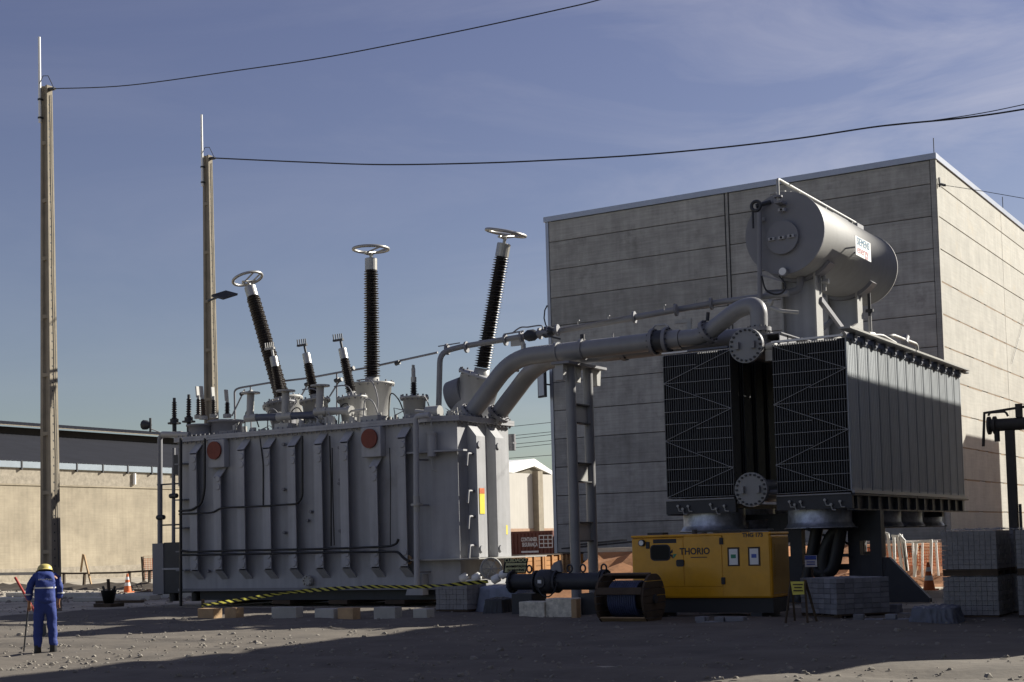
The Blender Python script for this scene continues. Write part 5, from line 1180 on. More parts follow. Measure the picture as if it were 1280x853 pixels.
make_container(-45.7, -41.0, 80.6, 2.48, 'plain brown shipping container right of the lettered one', False)
CR = [p[1] for p in [(-22.90, 37.96, 1.48), (-22.90, 39.15, 1.45), (-22.90, 40.24, 1.43), (-22.90, 40.93, 1.42), (-22.90, 41.75, 1.41)]]
for i, (m, lab) in enumerate(((M_crate, 'orange timber crate at the left of the row below the brown container'), (M_crate, 'orange timber crate in the middle of the row below the brown container'),
                              (M_wood, 'pale timber crate with a bright side beside the trestle leg'), (M_crate, 'orange timber crate seen between the trestle legs'))):
    y0, y1 = CR[i]+.02, CR[i+1]-.02; X = -22.9
    t = thing('timber_crate', lab, 'crate', (X-.6, (y0+y1)/2, 0), 'timber crates below the containers')
    mb = MB(); mb.box(X-1.2, X-.04, y0+.03, y1-.03, .05, 1.33); mb.build('crate_body', M_wooddk, t)
    for k in range(8):
        mb = MB(); mb.box(X-.036, X, y0, y1, .08+k*.157, .08+k*.157+.145); mb.build('plank', m, t)
    for k in range(8):
        mb = MB(); mb.box(X-1.2, X-.04, y0-.004, y0+.028, .08+k*.157, .08+k*.157+.145); mb.build('plank', m, t)
    for y in (y0, y1-.10, (y0+y1)/2-.05):
        mb = MB(); mb.box(X+.002, X+.04, y, y+.10, .05, 1.34); mb.build('batten', m, t)
    mb = MB(); mb.box(X-1.22, X+.05, y0-.02, y1+.02, 1.343, 1.375); mb.build('lid', M_wooddk, t)
rnd = random.Random(2)
for k, lab in enumerate(('dark board lying across the earth bank, uppermost', 'dark board lying flat on the earth bank by the trestle', 'short dark board on the earth bank')):
    b = MB(); q = Vector(((-23.60, 43.50, 1.58), (-23.43, 45.00, 1.67), (-22.72, 42.80, 1.46))[k]); q.z = 1.52+.06*k; b.beam(q-Vector((.9, .1, 0)), q+Vector((.9, -.1, .12)), .5, .05); tag(b.build('board', M_dark), lab, 'board', 'dark boards on the bank')

# ------------------------------------------------------------------ pavers
def make_paver_stack():
    t = thing('paver_pallet', 'bare stack of grey paving blocks on a pallet beside the yellow A-frame sign', 'paver stack', (-9.51, 28.0, 0))
    t.rotation_euler = (0, 0, math.radians(-36.5)); ORIG[t.name] = Vector((0, 0, 0))
    # local frame: corner nearest the camera at origin; -X along left face, +Y along right face
    L_, n, hz = 1.30, 6, .105; w = L_/n; d = w*.5
    def blk(name, sx, sy, sz):
        mb = MB(); c = .008; mb.box(0, sx, 0, sy, 0, sz); return mb.build(name, M_paver, t, bevel=.007)
    p0 = blk('paver', w-.006, w*.5-.006, hz-.005); p1 = None
    rows = 7; z0 = .13; first = True; rr = random.Random(8)
    spots = []
    for r in range(rows):
        z = z0+r*hz
        for k in range(n):
            o = (r % 2)*w*.5
            spots.append((-L_+k*w+rr.uniform(-.004, .004), rr.uniform(-.006, .006), z, 0))         # left (front) face stretchers
            spots.append((0+rr.uniform(-.006, .006), k*w+.0, z, 1))          # right face stretchers
        if r == rows-1:
            for i in range(1, n*2):
                for k in range(n): spots.append((-L_+k*w-(.0), i*w*.5, z+rr.uniform(-.004, .004), 0) if k < n-1 else None)
    for s in spots:
        if s is None: continue
        o = p0 if first else p0.copy()
        if not first: C.objects.link(o); o.parent = t
        first = False
        o.location = (s[0], s[1], s[2]); o.rotation_euler = (0, 0, PI/2 if s[3] else 0)
    mb = MB(); mb.box(-L_+.02, -w*.5-.01, w*.5+.01, L_-.02, .13, z0+(rows-1)*hz-.004); mb.build('inner_pavers', M_paver, t, kind='stuff')
    for y in (.02, .6, 1.15):
        mb = MB(); mb.box(-L_, 0, y, y+.1, .0, .10); mb.build('pallet_runner', M_wooddk, t)
    for k in range(6):
        mb = MB(); mb.box(-L_+k*.24, -L_+k*.24+.1, 0, L_, .102, .125); mb.build('pallet_slat', M_wooddk, t)
make_paver_stack()
def make_wrapped(x0, x1, y0, y1, z0, rows, label, wrap=True, hz=.09):
    t = thing('paver_pallet', label, 'paver stack', ((x0+x1)/2, (y0+y1)/2, z0), 'shrink-wrapped pallets of paving blocks')
    rr = random.Random(int(abs(x0*100+y0*10+z0*7))); mb = MB(); s = .10
    nx = int(round((x1-x0)/s)); ny = int(round((y1-y0)/.2))
    for r in range(rows):
        z = z0+.13+r*hz; j = rr.uniform(-.012, .012)
        for k in range(nx):
            a = x0+(x1-x0)*k/nx; mb.box(a+.003, a+(x1-x0)/nx-.003, y0+j+rr.uniform(-.006, .006), y0+.2, z+.003, z+hz-.003)
        for k in range(ny):
            a = y0+.2+(y1-y0-.2)*k/ny; mb.box(x1-.1, x1+j+rr.uniform(-.006, .006), a+.003, a+(y1-y0-.2)/ny-.003, z+.003, z+hz-.003)
            mb.box(x0-j, x0+.1, a+.003, a+(y1-y0-.2)/ny-.003, z+.003, z+hz-.003)
    zt = z0+.13+rows*hz
    mb.box(x0+.1, x1-.1, y0+.2, y1, z0+.135, zt-.004)
    mb.build('pavers', M_paverp, t, kind='stuff')
    for k in range(3):
        y = y0+.02+k*(y1-y0-.14)/2; mb = MB(); mb.box(x0, x1, y, y+.1, z0, z0+.09); mb.build('pallet_runner', M_wooddk, t)
    mb = MB(); mb.box(x0, x1, y0, y1, z0+.092, z0+.125); mb.build('pallet_deck', M_wooddk, t)
    if wrap:
        mb = MB(); n = 14; vs = []; o = .02
        per = [(x0-o, y1), (x0-o, y0-o), (x1+o, y0-o), (x1+o, y1)]
        pts = []
        for (a, b) in zip(per[:-1], per[1:]):
            for k in range(n): pts.append((a[0]+(b[0]-a[0])*k/n, a[1]+(b[1]-a[1])*k/n))
        pts.append(per[-1]); m = 9
        for i, p in enumerate(pts):
            for k in range(m): 
                f = rr.uniform(-.012, .018); sx = -1 if p[0] < (x0+x1)/2 else 1
                vs.append((p[0]+f*sx, p[1]-abs(f), z0+.2+(zt-z0-.18)*k/(m-1)+rr.uniform(-.015, .015)))
        mb.add(vs, [(i*m+k, (i+1)*m+k, (i+1)*m+k+1, i*m+k+1) for i in range(len(pts)-1) for k in range(m-1)], True)
        vs = []
        for i in range(n+1):
            for k in range(n+1):
                vs.append((x0-o+(x1-x0+2*o)*i/n, y0-o+(y1-y0+o)*k/n, zt+.012+abs(rr.gauss(0, .022))))
        mb.add(vs, [(i*(n+1)+k, (i+1)*(n+1)+k, (i+1)*(n+1)+k+1, i*(n+1)+k+1) for i in range(n) for k in range(n)], False)
        mb.build('stretch_wrap', M_wrap, t)
make_wrapped(-7.36, -6.32, 28.0, 29.2, 0.0, 8, 'shrink-wrapped pallet of grey blocks, lower one of the left front stack', hz=.0925)
make_wrapped(-7.36, -6.32, 28.0, 29.2, .885, 8, 'shrink-wrapped pallet of grey blocks, upper one of the left front stack', hz=.0925)
make_wrapped(-7.34, -6.30, 29.45, 30.65, 0.0, 8, 'shrink-wrapped pallet of grey blocks, lower one of the stack behind', hz=.0925)
make_wrapped(-7.34, -6.30, 29.45, 30.65, .885, 8, 'shrink-wrapped pallet of grey blocks, upper one of the stack behind', hz=.0925)
make_wrapped(-5.98, -4.9, 28.1, 29.3, 0.0, 8, 'shrink-wrapped pallet of grey blocks at the picture edge, lower one', hz=.0925)
make_wrapped(-5.98, -4.9, 28.1, 29.3, .885, 8, 'shrink-wrapped pallet of grey blocks at the picture edge, upper one', hz=.0925)
make_wrapped(-20.50, -19.55, 29.6, 30.5, 0.0, 5, 'low pallet of grey blocks under the end of the hazard tape', wrap=False, hz=.125)
def low_pavers(x, y, rot, nx, nz, label):
    t = thing('loose_pavers', label, 'pavers', (x, y, 0), 'low heaps of loose paving blocks'); rr = random.Random(int(x*-31))
    p0 = None
    for k in range(nx):
        for r in range(rr.randint(1, nz)):
            for j in range(2):
                if p0 is None:
                    mb = MB(); mb.box(x-.1, x+.1, y-.05, y+.05, 0, .085); p0 = mb.build('paver', M_paver, t, bevel=.006); o = p0
                else: o = p0.copy(); C.objects.link(o); o.parent = t
                o.location = (k*.21-nx*.1+rr.uniform(-.02, .02), j*.11+rr.uniform(-.02, .02), r*.088); o.rotation_euler = (0, 0, rr.uniform(-.12, .12))
    t.rotation_euler = (0, 0, rot)
low_pavers(-8.75, 29.6, -.3, 5, 3, 'low heap of loose grey blocks by the radiator foot plate')
low_pavers(-8.2, 27.5, .1, 7, 2, 'thin row of loose grey blocks before the shrink-wrapped pallets')
low_pavers(-11.3, 26.4, .0, 5, 2, 'short row of loose grey blocks at the foot of the generator')

from mathutils import noise as mnoise
def sheet_heap(name, x0, x1, y0, y1, h, m, label, cat, seed, fold=.06):
    # cloth draped over a block: creased top, pleated sides that flare towards the ground
    mb = MB(); nr, na = 26, 150; vs = []; cx, cy = (x0+x1)/2, (y0+y1)/2; hx, hy = (x1-x0)/2*.82, (y1-y0)/2*.82
    for i in range(nr+1):
        k = i/nr
        for j in range(na):
            a = 2*PI*j/na; ca, sa = math.cos(a), math.sin(a)
            sq = 1/max(abs(ca), abs(sa))**.72
            p3 = Vector((ca*2.1+seed, sa*2.1, k*1.3)); nz = mnoise.noise(p3*1.7); nf = mnoise.noise(p3*5.1)
            if k < .45:
                r = k/.45; z = h*(1-.07*r*r)+fold*.9*mnoise.noise(Vector((ca*r*3+seed, sa*r*3, 5)))*(1-r*.3)+fold*.3*mnoise.noise(Vector((ca*r*9, sa*r*9+seed, 1)))
                out = r
            else:
                q = (k-.45)/.55; z = h*.93*(1-q)**1.05+fold*.3*nf*(1-q)
                pl = math.sin(a*17+3*nz+seed)*.5+math.sin(a*31+5*nz)*.3+nf*.7
                out = 1+.20*q**1.4+q**.7*(1-.35*q)*fold*1.5*pl
            vs.append((cx+ca*sq*hx*out, cy+sa*sq*hy*out, max(z, .012)))
    mb.add(vs, [(i*na+j, i*na+(j+1) % na, (i+1)*na+(j+1) % na, (i+1)*na+j) for i in range(1, nr) for j in range(na)]+[list(range(na, 2*na))[::-1]], True)
    tag(mb.build(name, m), label, cat)
sheet_heap('tarp', (-19.64, 29.90, 0.56)[0], (-18.18, 29.90, 0.55)[0], 29.9, 31.0, .72, M_tarp, 'crumpled blue-grey tarpaulin over a pallet under the tank shelf', 'tarpaulin', 3)
sheet_heap('tarp', -18.6, -17.95, 28.7, 29.5, .45, M_dark, 'dark folded sheet heaped left of the speckled block', 'tarpaulin', 9, .05)
sheet_heap('plastic_sheet', -7.75, -6.75, 26.6, 27.5, .36, M_tarpd, 'crumpled dull plastic sheet before the shrink-wrapped pallets', 'plastic sheet', 5, .08)

# ------------------------------------------------------------------ signs
def sign_caution():
    q = [(-19.26, 31.00, 1.37), (-18.59, 31.00, 1.36), (-18.67, 31.00, 0.98), (-19.32, 31.00, 1.00)]
    t = thing('caution_sign', 'greenish caution board with dark heading beside the tank shelf', 'sign', (-18.95, 31, 0))
    mb = MB(); mb.prism(q, (0, .02, 0)); bd = mb.build('board', M_letdk, t)
    mb = MB(); a = [Vector(p)-Vector((0, .006, 0)) for p in q]; L_ = lambda p, r, k: p+(r-p)*k
    mb.prism([L_(L_(a[0], a[3], .32), L_(a[1], a[2], .32), .06), L_(L_(a[0], a[3], .32), L_(a[1], a[2], .32), .94), L_(L_(a[0], a[3], .94), L_(a[1], a[2], .94), .94), L_(L_(a[0], a[3], .94), L_(a[1], a[2], .94), .06)], (0, .004, 0)); mb.build('message_panel', M_signg, bd)
    mb = MB(); mb.cyl((-18.95, 31.05, 0), (-18.95, 31.05, 1.0), .03, n=8); mb.build('post', M_dark, t)
    c = sum(a, Vector())/4; w = (a[1]-a[0]).normalized()
    text('CUIDADO', .135, M_signg, t, 'heading', c+Vector((0, -.004, .135)), (1, 0, 0), (0, 0, 1), sx=1.0, bold=.004)
    text('MOVIMENTAÇÃO', .075, M_letdk, t, 'message', c+Vector((0, -.008, -.02)), (1, 0, 0), (0, 0, 1), sx=.95, bold=.002)
    text('DE MÁQUINAS', .075, M_letdk, t, 'message', c+Vector((0, -.008, -.115)), (1, 0, 0), (0, 0, 1), sx=.95, bold=.002)
sign_caution()
bpy.data.objects['caution_sign'].rotation_euler = (0, 0, 1.0)
def sign_aframe():
    t = thing('a_frame_sign', 'small yellow A-frame notice standing beside the bare paver stack', 'sign', (-9.8, 26.5, 0))
    q = [(-9.92, 26.50, 0.86), (-9.64, 26.50, 0.86), (-9.62, 26.50, 0.61), (-9.88, 26.50, 0.60)]
    mb = MB(); mb.prism(q, (0, .02, 0)); mb.build('board', M_signy, t)
    a = [Vector(p) for p in q]; c = sum(a, Vector())/4
    for dz, w_ in ((.07, .20), (.01, .15), (-.05, .19)):
        mb = MB(); mb.box(c.x-w_/2, c.x+w_/2, 26.485, 26.497, c.z+dz-.012, c.z+dz+.012); mb.build('printed_line', M_wooddk, t)
    for p, d in ((a[0], -.10), (a[1], .08)):
        mb = MB(); mb.beam((p.x, 26.53, p.z+.03), (p.x+d, 26.40, 0), .04, .03); mb.build('leg', M_wooddk, t)
        mb = MB(); mb.beam((p.x, 26.57, p.z+.02), (p.x+d, 26.95, 0), .04, .03); mb.build('leg', M_wooddk, t)
sign_aframe()
def sign_blue():
    t = thing('notice_board', 'white notice with a blue head fixed to a stake before the radiator legs', 'sign', (-10.74, 30, 0))
    mb = MB(); mb.box(-10.87, -10.60, 29.98, 30.0, 1.06, 1.31); b = mb.build('board', M_paper, t)
    mb = MB(); mb.box(-10.865, -10.605, 29.972, 29.979, 1.22, 1.305); mb.build('board_head', M_signb, b)
    for z in (1.17, 1.12): 
        mb = MB(); mb.box(-10.83, -10.64, 29.972, 29.979, z-.012, z+.012); mb.build('printed_line', M_signb, b)
    mb = MB(); mb.beam((-10.73, 30.03, 0), (-10.73, 30.03, 1.3), .05, .04); mb.build('stake', M_wooddk, t)
sign_blue()

# ------------------------------------------------------------------ hazard tape, sleepers in front of the tank
def make_tape():
    pts = smooth_pts([(-26.23, 27.20, 0.36), (-24.90, 27.20, 0.50), (-23.30, 27.20, 0.67), (-21.78, 27.20, 0.77), (-20.57, 27.20, 0.80), (-19.39, 27.20, 0.79), (-18.49, 27.20, 0.83)]+[(-18.02, 28.20, 0.87)], 14)
    mb = MB(); vs = []; uv = []; s = 0; W = .09
    for i, p in enumerate(pts):
        p = Vector(p); s += (p-Vector(pts[i-1])).length if i else 0
        tw = .75*math.sin(i*.17)+.3*math.sin(i*.41); u = Vector((0, math.sin(tw), math.cos(tw)))
        vs += [p-u*W/2, p+u*W/2]; uv += [(s/.26, 0), (s/.26, .9)]
    mb.add(vs, [(2*i, 2*i+2, 2*i+3, 2*i+1) for i in range(len(pts)-1)], True); mb.uv = uv
    tag(mb.build('hazard_tape', M_tape), 'yellow and black hazard tape strung along the foot of the tank', 'tape')
    q = (-26.23, 27.20, 0.36); b = MB(); b.beam((q[0], 27.25, 0), (q[0], 27.25, q[2]+.15), .06, .06); tag(b.build('tape_stake', M_wooddk), 'low stake holding the left end of the hazard tape', 'stake')
make_tape()
BLK = [p[0] for p in [(-25.90, 26.80, 0.38), (-25.32, 26.80, 0.38), (-24.97, 26.80, 0.38), (-24.59, 26.80, 0.38), (-23.41, 26.80, 0.38), (-22.66, 26.80, 0.38), (-22.06, 26.80, 0.38), (-21.45, 26.80, 0.38), (-21.35, 26.80, 0.38), (-20.89, 26.80, 0.38), (-20.27, 26.80, 0.38), (-19.67, 26.80, 0.38), (-19.14, 26.80, 0.38), (-18.74, 26.80, 0.38)]]
for i, (a, b_, m) in enumerate(((250, 271, M_wood), (284, 298, M_wood), (343, 372, M_slab), (396, 421, M_slab), (425, 444, M_wood), (470, 496, M_slab), (519, 537, M_slab))):
    xa, xb = BLK[2*i], BLK[2*i+1]
    b = MB(); b.box(xa, xb, 26.7, 27.0, 0, .30+.02*(i % 3), rot=.05*((i % 3)-1))
    tag(b.build('sleeper', m, bevel=.01), ('raw timber sleeper at the left corner of the tank foot', 'second raw timber sleeper from the left along the tank foot', 'pale block left of the middle of the tank foot', 'pale block at the middle of the tank foot',
        'raw timber sleeper right of the middle of the tank foot', 'pale block below the drain pipe', 'pale block below the chamfered tank corner')[i], 'sleeper', 'blocks and sleepers along the tank foot')

# ------------------------------------------------------------------ fence and clutter on the left
def make_fence():
    t = thing('rail_fence', 'rusty low rail fence with leaning stakes before the long warehouse wall', 'fence', (-57, 50, 0))
    mb = MB(); mb.tube([(-59.71, 50.00, 0.88), (-57.17, 50.00, 0.81), (-53.70, 50.00, 0.81), (-51.15, 50.00, 0.90)], .05, 6); mb.build('rail', M_wooddk, t)
    mb = MB(); mb.box(*(lambda a, b: (a[0], b[0], 49.97, 50.05, a[2]-.13, a[2]+.02))(*[(-64.67, 50.00, 0.90), (-59.83, 50.00, 0.89)])); mb.build('rail', M_slab, t)
    for a, b in zip([(-56.23, 50.00, 0.84), (-52.13, 50.00, 1.58), (-51.64, 50.00, 0.91), (-53.03, 50.00, 0.89), (-57.77, 50.00, 0.82)], [(-56.30, 50.00, 0.20), (-52.04, 50.00, 0.24), (-51.66, 50.00, 0.32), (-53.04, 50.00, 0.25), (-57.77, 50.00, 0.25)]):
        mb = MB(); mb.beam(a, b, .11, .11); mb.build('post', M_wooddk, t)
    for a, b in zip([(-56.11, 49.80, 1.78), (-56.05, 49.80, 1.74)], [(-56.41, 49.90, 0.89), (-55.66, 49.90, 0.24)]):
        mb = MB(); mb.beam(a, b, .08, .08); mb.build('leaning_stake', M_dark if a[0] < -56.3 else M_wood, t)
    mb = MB(); q = [(-52.07, 50.00, 1.50), (-51.20, 50.00, 1.41)]
    for k in range(9):
        x = q[0][0]+(q[1][0]-q[0][0])*k/8; mb.beam((x, 50.02, .5), (x+.05, 50.02, q[0][2]), .015, .015)
    for k in range(12): mb.beam((q[0][0], 50.02, .5+k*.1), (q[1][0], 50.02, .5+k*.1), .015, .015)
    mb.build('orange_net', M_orange, t)
make_fence()
def cone(q, h, label):
    t = thing('traffic_cone', label, 'traffic cone', q); x, y, z = q
    mb = MB(); mb.box(x-h*.28, x+h*.28, y-h*.28, y+h*.28, z, z+.04); mb.build('base', M_orange, t)
    for nm, a, b, m in (('cone_foot', 0, .32, M_orange), ('white_band', .32, .50, M_white), ('cone_middle', .50, .66, M_orange), ('white_band', .66, .82, M_white), ('cone_tip', .82, 1.0, M_orange)):
        r = lambda k: h*(.21-.165*k); mb = MB(); mb.cyl((x, y, z+.04+a*(h-.04)), (x, y, z+.04+b*(h-.04)), r(a), r(b), 18); mb.build(nm, m, t)
cone((-48.4, 45.5, .0), .85, 'faded orange traffic cone standing on the pale ground at left')
cone((-11.45, 42.0, .05), .82, 'orange traffic cone with white bands behind the wrapped pallets')
def make_bucket():
    t = thing('black_bucket', 'black bucket with tools sticking out on the ground at left', 'bucket', (-36.2, 33.2, 0)); x, y = -36.2, 33.2
    mb = MB(); mb.lathe([(.001, .0), (.16, .0), (.26, .42), (.28, .43), (.25, .40), (.001, .30)], (x, y, .12), (0, 0, 1), 18); mb.build('tub', M_black, t)
    for d in (-.24, .26):
        mb = MB(); mb.beam((x+d*.7, y, .45), (x+d*1.15, y, .68), .07, .05); mb.build('ear', M_black, t)
    mb = MB(); mb.beam((x+.02, y, .4), (x-.02, y, .92), .09, .06); mb.build('tool_handle', M_wooddk, t)
    mb = MB(); mb.box(x-.4, x+.4, y-.3, y+.3, 0, .118); mb.build('stand_block', M_wooddk, t)
make_bucket()
rr = random.Random(21)
KL = ['leftmost', 'second from the left', 'third from the left', 'fourth from the left', 'fifth from the left', 'rightmost']
for k, (q, L_) in enumerate(zip([(-46.12, 37.13, 0.00), (-50.08, 41.50, 0.00), (-45.25, 39.77, 0.00), (-41.11, 37.01, 0.00), (-40.30, 38.22, 0.00), (-40.05, 39.50, 0.00)], (1.6, 1.2, 1.5, .9, 1.3, 1.5))):
    b = MB(); b.box(q[0]-L_, q[0]+L_, q[1]-.25, q[1]+.25, 0, .16+.03*(k % 3), rot=rr.uniform(-.25, .25)); tag(b.build('kerb_slab', M_slab, bevel=.02), 'loose pale kerb slab, %s of those lying on the ground at left' % KL[k], 'kerb slab', 'loose kerb slabs on the ground')
for k, (q, lab) in enumerate(zip([(-38.44, 35.77, 0.00), (-45.55, 44.22, 0.00), (-49.12, 47.09, 0.00)], ('dark plank lying beside the black bucket', 'dark plank lying by the control cabinet foot', 'short dark plank lying left of the control cabinet'))):
    b = MB(); b.box(q[0]-.9, q[0]+.9, q[1]-.12, q[1]+.12, .002, .09, rot=.3-.25*k); tag(b.build('plank', M_wooddk), lab, 'plank', 'dark planks on the ground')
b = MB(); P = [(-24.61, 20.00, 1.31), (-24.19, 20.00, 0.67)]; v_ = Vector(P[1])-Vector(P[0]); end = Vector(P[0])+v_*((P[0][2]-.05)/(P[0][2]-P[1][2]))
t = thing('shovel', 'shovel with a red handle standing left of the worker', 'shovel', (end.x, end.y, 0))
b.tube([P[0], end+Vector((0, 0, .28))], .026, 8); b.build('handle', M_redp, t)
b = MB(); b.prism([end+Vector((-.11, 0, .30)), end+Vector((.11, .0, .30)), end+Vector((.12, 0, .10)), end+Vector((0, 0, -.0)), end+Vector((-.12, 0, .10))], (0, .012, 0)); b.build('blade', M_dark, t)

# ------------------------------------------------------------------ right edge: pipe on a post
def make_right_post():
    t = thing('pipe_post', 'dark post carrying a flanged pipe at the right edge', 'pipe support', (-7.9, 37, 0))
    mb = MB(); mb.box(-8.0, -7.79, 36.9, 37.1, 0, 4.27); mb.build('post', M_post, t)
    mb = MB(); mb.cyl((-8.4, 37, 4.42), (-4.4, 37, 4.42), .16, n=18); mb.build('pipe', M_post, t)
    for x in (-8.42, -8.28):
        mb = MB(); mb.cyl((x, 37, 4.42), (x+.06, 37, 4.42), .23, n=20); mb.build('flange', M_post, t)
    mb = MB(); mb.tube(bend([(-8.38, 36.9, 4.66), (-8.35, 36.9, 4.74), (-7.95, 36.9, 4.74), (-7.9, 36.9, 4.62)], .06, 3), .03, 6); mb.build('drain_loop', M_post, t)
    mb = MB(); mb.tube([(-8.56, 37, 3.9), (-8.50, 37, 4.75), (-4.4, 37, 5.12)], .04, 8); mb.build('hand_rail', M_post, t)
    mb = MB(); mb.box(-7.72, -7.58, 36.9, 37.1, 4.58, 4.92); mb.build('bracket', M_post, t)
    mb = MB(); mb.cyl((-8.2, 36.95, 4.0), (-8.2, 36.95, 4.3), .07, n=8); mb.build('drain_stub', M_post, t)
    mb = MB(); mb.box(-7.755, -7.70, 36.95, 37.05, 0, 2.4); mb.build('cable_duct', M_post, t)
make_right_post()

# ------------------------------------------------------------------ white frames and net behind the radiators
def make_frames():
    yy = 45.6
    sets = [((1103, 664), (1107, 722), (1110, 668), (1115, 722), 'tall white timber frame, leftmost behind the radiator legs'),
            ((1116, 670), (1117, 704), (1121, 671), (1127, 716), 'white A-shaped timber frame second from the left behind the radiator legs'),
            ((1124, 668), (1131, 714), (1128, 677), (1132, 714), 'narrow white leaning timber frame in the middle behind the radiator legs'),
            ((1142, 679), (1140, 722), (1161, 676), (1160, 720), 'wide white timber frame, rightmost behind the radiator legs')]
    P = [(-13.87, 45.60, 1.83), (-13.82, 45.60, 0.33), (-13.69, 45.60, 1.72), (-13.61, 45.60, 0.32), (-13.53, 45.60, 1.67), (-13.54, 45.60, 0.79), (-13.40, 45.60, 1.64), (-13.30, 45.60, 0.47), (-13.32, 45.60, 1.71), (-13.19, 45.60, 0.52), (-13.23, 45.60, 1.48), (-13.16, 45.60, 0.52), (-12.87, 45.60, 1.42), (-12.97, 45.60, 0.32), (-12.38, 45.60, 1.49), (-12.45, 45.60, 0.36)]
    for i in range(4):
        a, b, c, d = [Vector(p) for p in P[4*i:4*i+4]]
        t = thing('timber_stand', sets[i][4], 'frame', (a.x, yy+.1*i, .1), 'white timber frames behind the radiators')
        off = Vector((0, .1*i, 0))
        for p, q in ((a, b), (c, d)):
            mb = MB(); mb.beam(p+off, q+off, .085, .06, (0, 1, 0)); mb.build('stile', M_white, t)
        mb = MB(); mb.beam(a+off-Vector((.05, .07, 0)), c+off+Vector((.05, -.07, 0)), .07, .05, (0, 1, 0)); mb.build('head_rail', M_white, t)
    t = thing('timber_stand', 'low white timber rail behind the traffic cone', 'frame', (-12.7, 46.6, .2))
    for a, b in zip([(-13.44, 46.60, 1.47), (-12.86, 46.60, 1.46), (-12.42, 46.60, 1.42), (-13.18, 46.60, 1.44)], [(-12.37, 46.60, 1.45), (-12.91, 46.60, 0.28), (-12.39, 46.60, 0.33), (-13.17, 46.60, 0.34)]):
        mb = MB(); mb.beam(a, b, .06, .05, (0, 1, 0)); mb.build('bar', M_white, t)
    t = thing('orange_mesh_fence', 'orange mesh fence strung behind the white timber frames', 'mesh fence', (-13, 47.6, .4))
    mb = MB(); x0, x1, z0, z1 = -15.4, -12.0, .65, 1.35
    n = 44
    for k in range(n): x = x0+(x1-x0)*k/n; mb.beam((x, 47.6, z0), (x, 47.6, z1-.25*math.sin(k*.07)), .02, .012)
    for k in range(8): mb.beam((x0, 47.59, z0+k*.1), (x1, 47.59, z0+k*.1), .012, .02)
    mb.build('mesh', M_orange, t)
    for x in (x0, -13.4, x1):
        mb = MB(); mb.beam((x, 47.65, .2), (x+.1, 47.65, 1.5), .06, .06); mb.build('stake', M_wood, t)
make_frames()

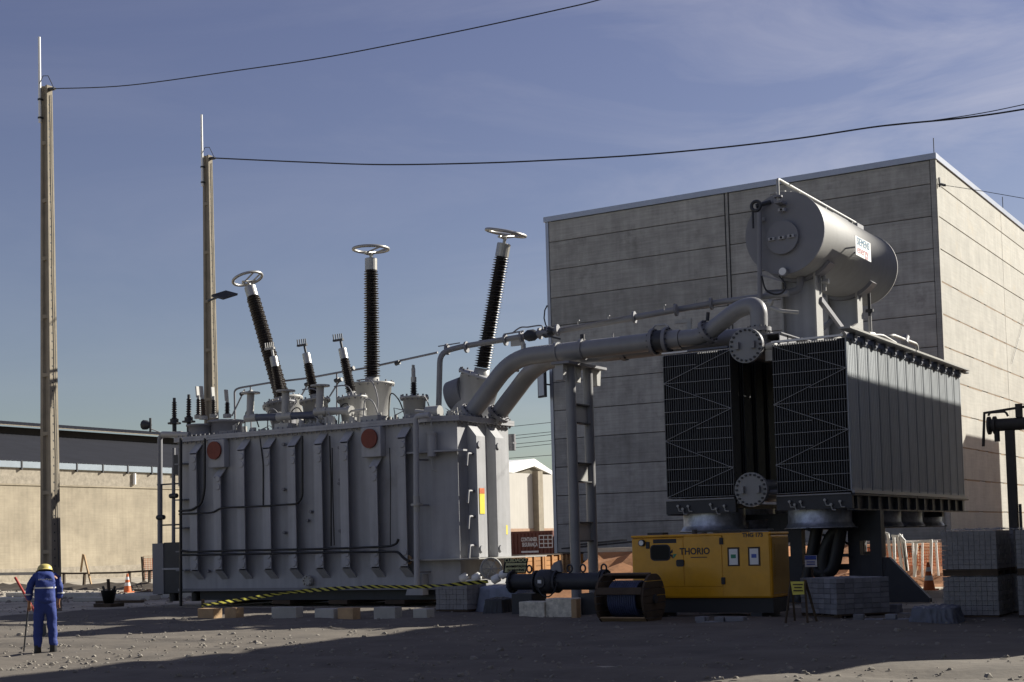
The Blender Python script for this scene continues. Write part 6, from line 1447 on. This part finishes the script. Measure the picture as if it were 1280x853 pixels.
# ------------------------------------------------------------------ the worker
def make_worker():
    F = Vector((-.77, .64, 0)); Rr = Vector((.64, .77, 0)); base = Vector((-20.05, 16.93, 0))
    t = thing('person', 'worker in blue coverall and yellow helmet seen from behind, holding a tool', 'person', base)
    def W(p): return base+Rr*p[0]+F*p[1]+Vector((0, 0, p[2]))
    def skin(name, m, verts, edges, radii, root, lev=2, parent=None):
        me = bpy.data.meshes.new(name); me.from_pydata([W(v)-base for v in verts], edges, []); me.materials.append(m)
        o = bpy.data.objects.new(name, me); C.objects.link(o); o.parent = parent or t; ORIG[o.name] = base
        s = o.modifiers.new('skin', 'SKIN'); s.use_smooth_shade = True
        for i, d in enumerate(me.skin_vertices[0].data):
            r = radii[i]; d.radius = (r, r) if not isinstance(r, tuple) else r; d.use_root = (i == root)
        ss = o.modifiers.new('sub', 'SUBSURF'); ss.levels = lev; ss.render_levels = lev
        if name in ('jacket', 'trousers'):
            ss.levels = ss.render_levels = 3
            tx = bpy.data.textures.new(name+'_folds', 'CLOUDS'); tx.noise_scale = .11; tx.noise_depth = 2
            dm = o.modifiers.new('folds', 'DISPLACE'); dm.texture = tx; dm.strength = .034; dm.mid_level = .5; dm.texture_coords = 'LOCAL'
        return o
    # hidden-under-clothes body: one continuous figure with head and five-fingered hands
    V = [(0, -.02, .95), (0, .0, 1.15), (0, .05, 1.36), (0, .09, 1.45), (0, .15, 1.49), (0, .19, 1.53), (0, .20, 1.58)]
    Rd = [.12, .115, .12, .055, .055, .092, .075]
    Ed = [(i, i+1) for i in range(6)]
    def chain(start, pts, rad):
        p = start
        for q, r in zip(pts, rad): V.append(q); Rd.append(r); Ed.append((p, len(V)-1)); p = len(V)-1
        return p
    eL = chain(2, [(-.17, .06, 1.42), (-.27, .04, 1.20), (-.265, .10, .97)], [.042, .036, .030])
    eR = chain(2, [(.17, .06, 1.42), (.26, .04, 1.20), (.225, .14, .99)], [.042, .036, .030])
    for e, sx, c in ((eL, -1, (-.265, .13, .90)), (eR, 1, (.215, .19, .93))):
        pm = chain(e, [c], [.030])
        for k in range(4):
            fx = c[0]+(-.028+.019*k); fy = c[1]+.015
            L_ = (.055, .068, .064, .05)[k]
            chain(pm, [(fx, fy+.018, c[2]-.035), (fx, fy+.032, c[2]-.035-L_*.5), (fx+.004*sx, fy+.012, c[2]-.035-L_*.9)], [.0095, .0088, .0078])
        chain(pm, [(c[0]-.032*sx, c[1]+.02, c[2]-.005), (c[0]-.042*sx, c[1]+.042, c[2]-.035)], [.011, .009])
    for s in (-1, 1):
        chain(0, [(s*.10, .0, .86), (s*.12, .03, .48), (s*.13, -.02, .09), (s*.14, .12, .045)], [.085, .06, .042, .038])
    skin('body', M_skin, V, Ed, Rd, 0)
    # jacket
    jv = [(0, -.03, .90), (0, -.02, 1.08), (0, .0, 1.24), (0, .045, 1.41), (0, .09, 1.50), (-.13, .055, 1.44), (-.20, .05, 1.38), (-.262, .04, 1.20), (-.262, .10, 1.00), (.13, .055, 1.44), (.195, .05, 1.38), (.255, .04, 1.20), (.228, .13, 1.02),
          (-.11, -.03, 1.02), (.11, -.03, 1.02), (-.11, -.01, 1.2), (.11, -.01, 1.2)]
    je = [(0, 1), (1, 2), (2, 3), (3, 4), (3, 5), (5, 6), (6, 7), (7, 8), (3, 9), (9, 10), (10, 11), (11, 12)]
    jr = [(.205, .16), (.19, .15), (.195, .15), (.16, .12), (.075, .075), .085, .080, .066, .056, .085, .080, .066, .056]
    jk = skin('jacket', M_blue, jv[:13], je, jr, 0, 2)
    tv = [(0, -.03, 1.10), (0, -.02, .95), (-.10, -.01, .84), (-.12, .02, .48), (-.13, -.02, .14), (.10, -.01, .84), (.12, .02, .48), (.13, -.02, .14)]
    skin('trousers', M_blue, tv, [(0, 1), (1, 2), (2, 3), (3, 4), (1, 5), (5, 6), (6, 7)], [(.165, .13), (.17, .13), .11, .085, .078, .11, .085, .078], 0, 2)
    for s in (-1, 1):
        mb = MB(); a = W((s*.13, -.04, .02)); b = W((s*.145, .17, .02))
        mb.lathe([(.055, 0), (.065, .05), (.06, .13), (.06, .2)], W((s*.13, -.02, 0)), (0, 0, 1), 12); mb.lathe([(.02, 0), (.055, .03), (.055, .12), (.04, .2), (.01, .23)], W((s*.13, -.03, .05)), F, 12); mb.build('boot', M_black, t)
    # helmet: shell, brim
    mb = MB(); hc = W((0, .19, 1.535)); ax = (Vector((0, 0, 1))+F*.34).normalized()
    mb.lathe([(.155, -.012), (.128, .0), (.13, .03), (.118, .075), (.085, .110), (.04, .126), (.001, .13)], hc, ax, 26); mb.build('helmet', M_hat, t)
    mb = MB(); mb.lathe([(.098, -.10), (.112, -.05), (.112, .0)], hc, ax, 18); mb.build('hair', M_letdk, t)
    # reflective bands on back and sleeves
    mb = MB(); 
    def band(c, rx, ry, h, n=28, tilt=0.0):
        vs = []
        for i in range(n):
            a = 2*PI*i/n; p = W((c[0]+rx*math.cos(a), c[1]+ry*math.sin(a), c[2]+tilt*math.cos(a)))
            vs += [p-Vector((0, 0, h/2)), p+Vector((0, 0, h/2))]
        mb.add(vs, [(2*i, 2*((i+1) % n), 2*((i+1) % n)+1, 2*i+1) for i in range(n)], True)
    band((0, -.005, 1.235), .188, .150, .026)
    mb.build('reflective_band', M_refl, jk)
    for c in ((-.275, .055, 1.12), (.262, .065, 1.13)):
        mb = MB(); band(c, .066, .066, .022, 16); mb.build('sleeve_band', M_refl, jk)
    mb = MB()
    for k in range(7):
        p = W((-.10+.033*k, -.108, 1.385+.006*math.sin(k*2))); mb.add([p-Rr*.012-Vector((0, 0, .012)), p+Rr*.012-Vector((0, 0, .012)), p+Rr*.010+Vector((0, 0, .012)), p-Rr*.010+Vector((0, 0, .012))], [(0, 1, 2, 3)])
    mb.build('back_print', M_refl, jk)
    h = W((-.265, .165, .885)); tl = thing('hand_tool', 'dark iron bar held in the left hand of the worker in blue', 'tool', (h.x, h.y, h.z))
    mb = MB(); mb.tube([h+Vector((0, 0, .10)), h+F*.12-Rr*.06+Vector((0, 0, -.45)), h+F*.22-Rr*.1+Vector((0, 0, -.86))], .014, 8); mb.build('bar', M_dark, tl)
make_worker()
bpy.data.objects['person'].scale = (1.0, 1.0, .965)
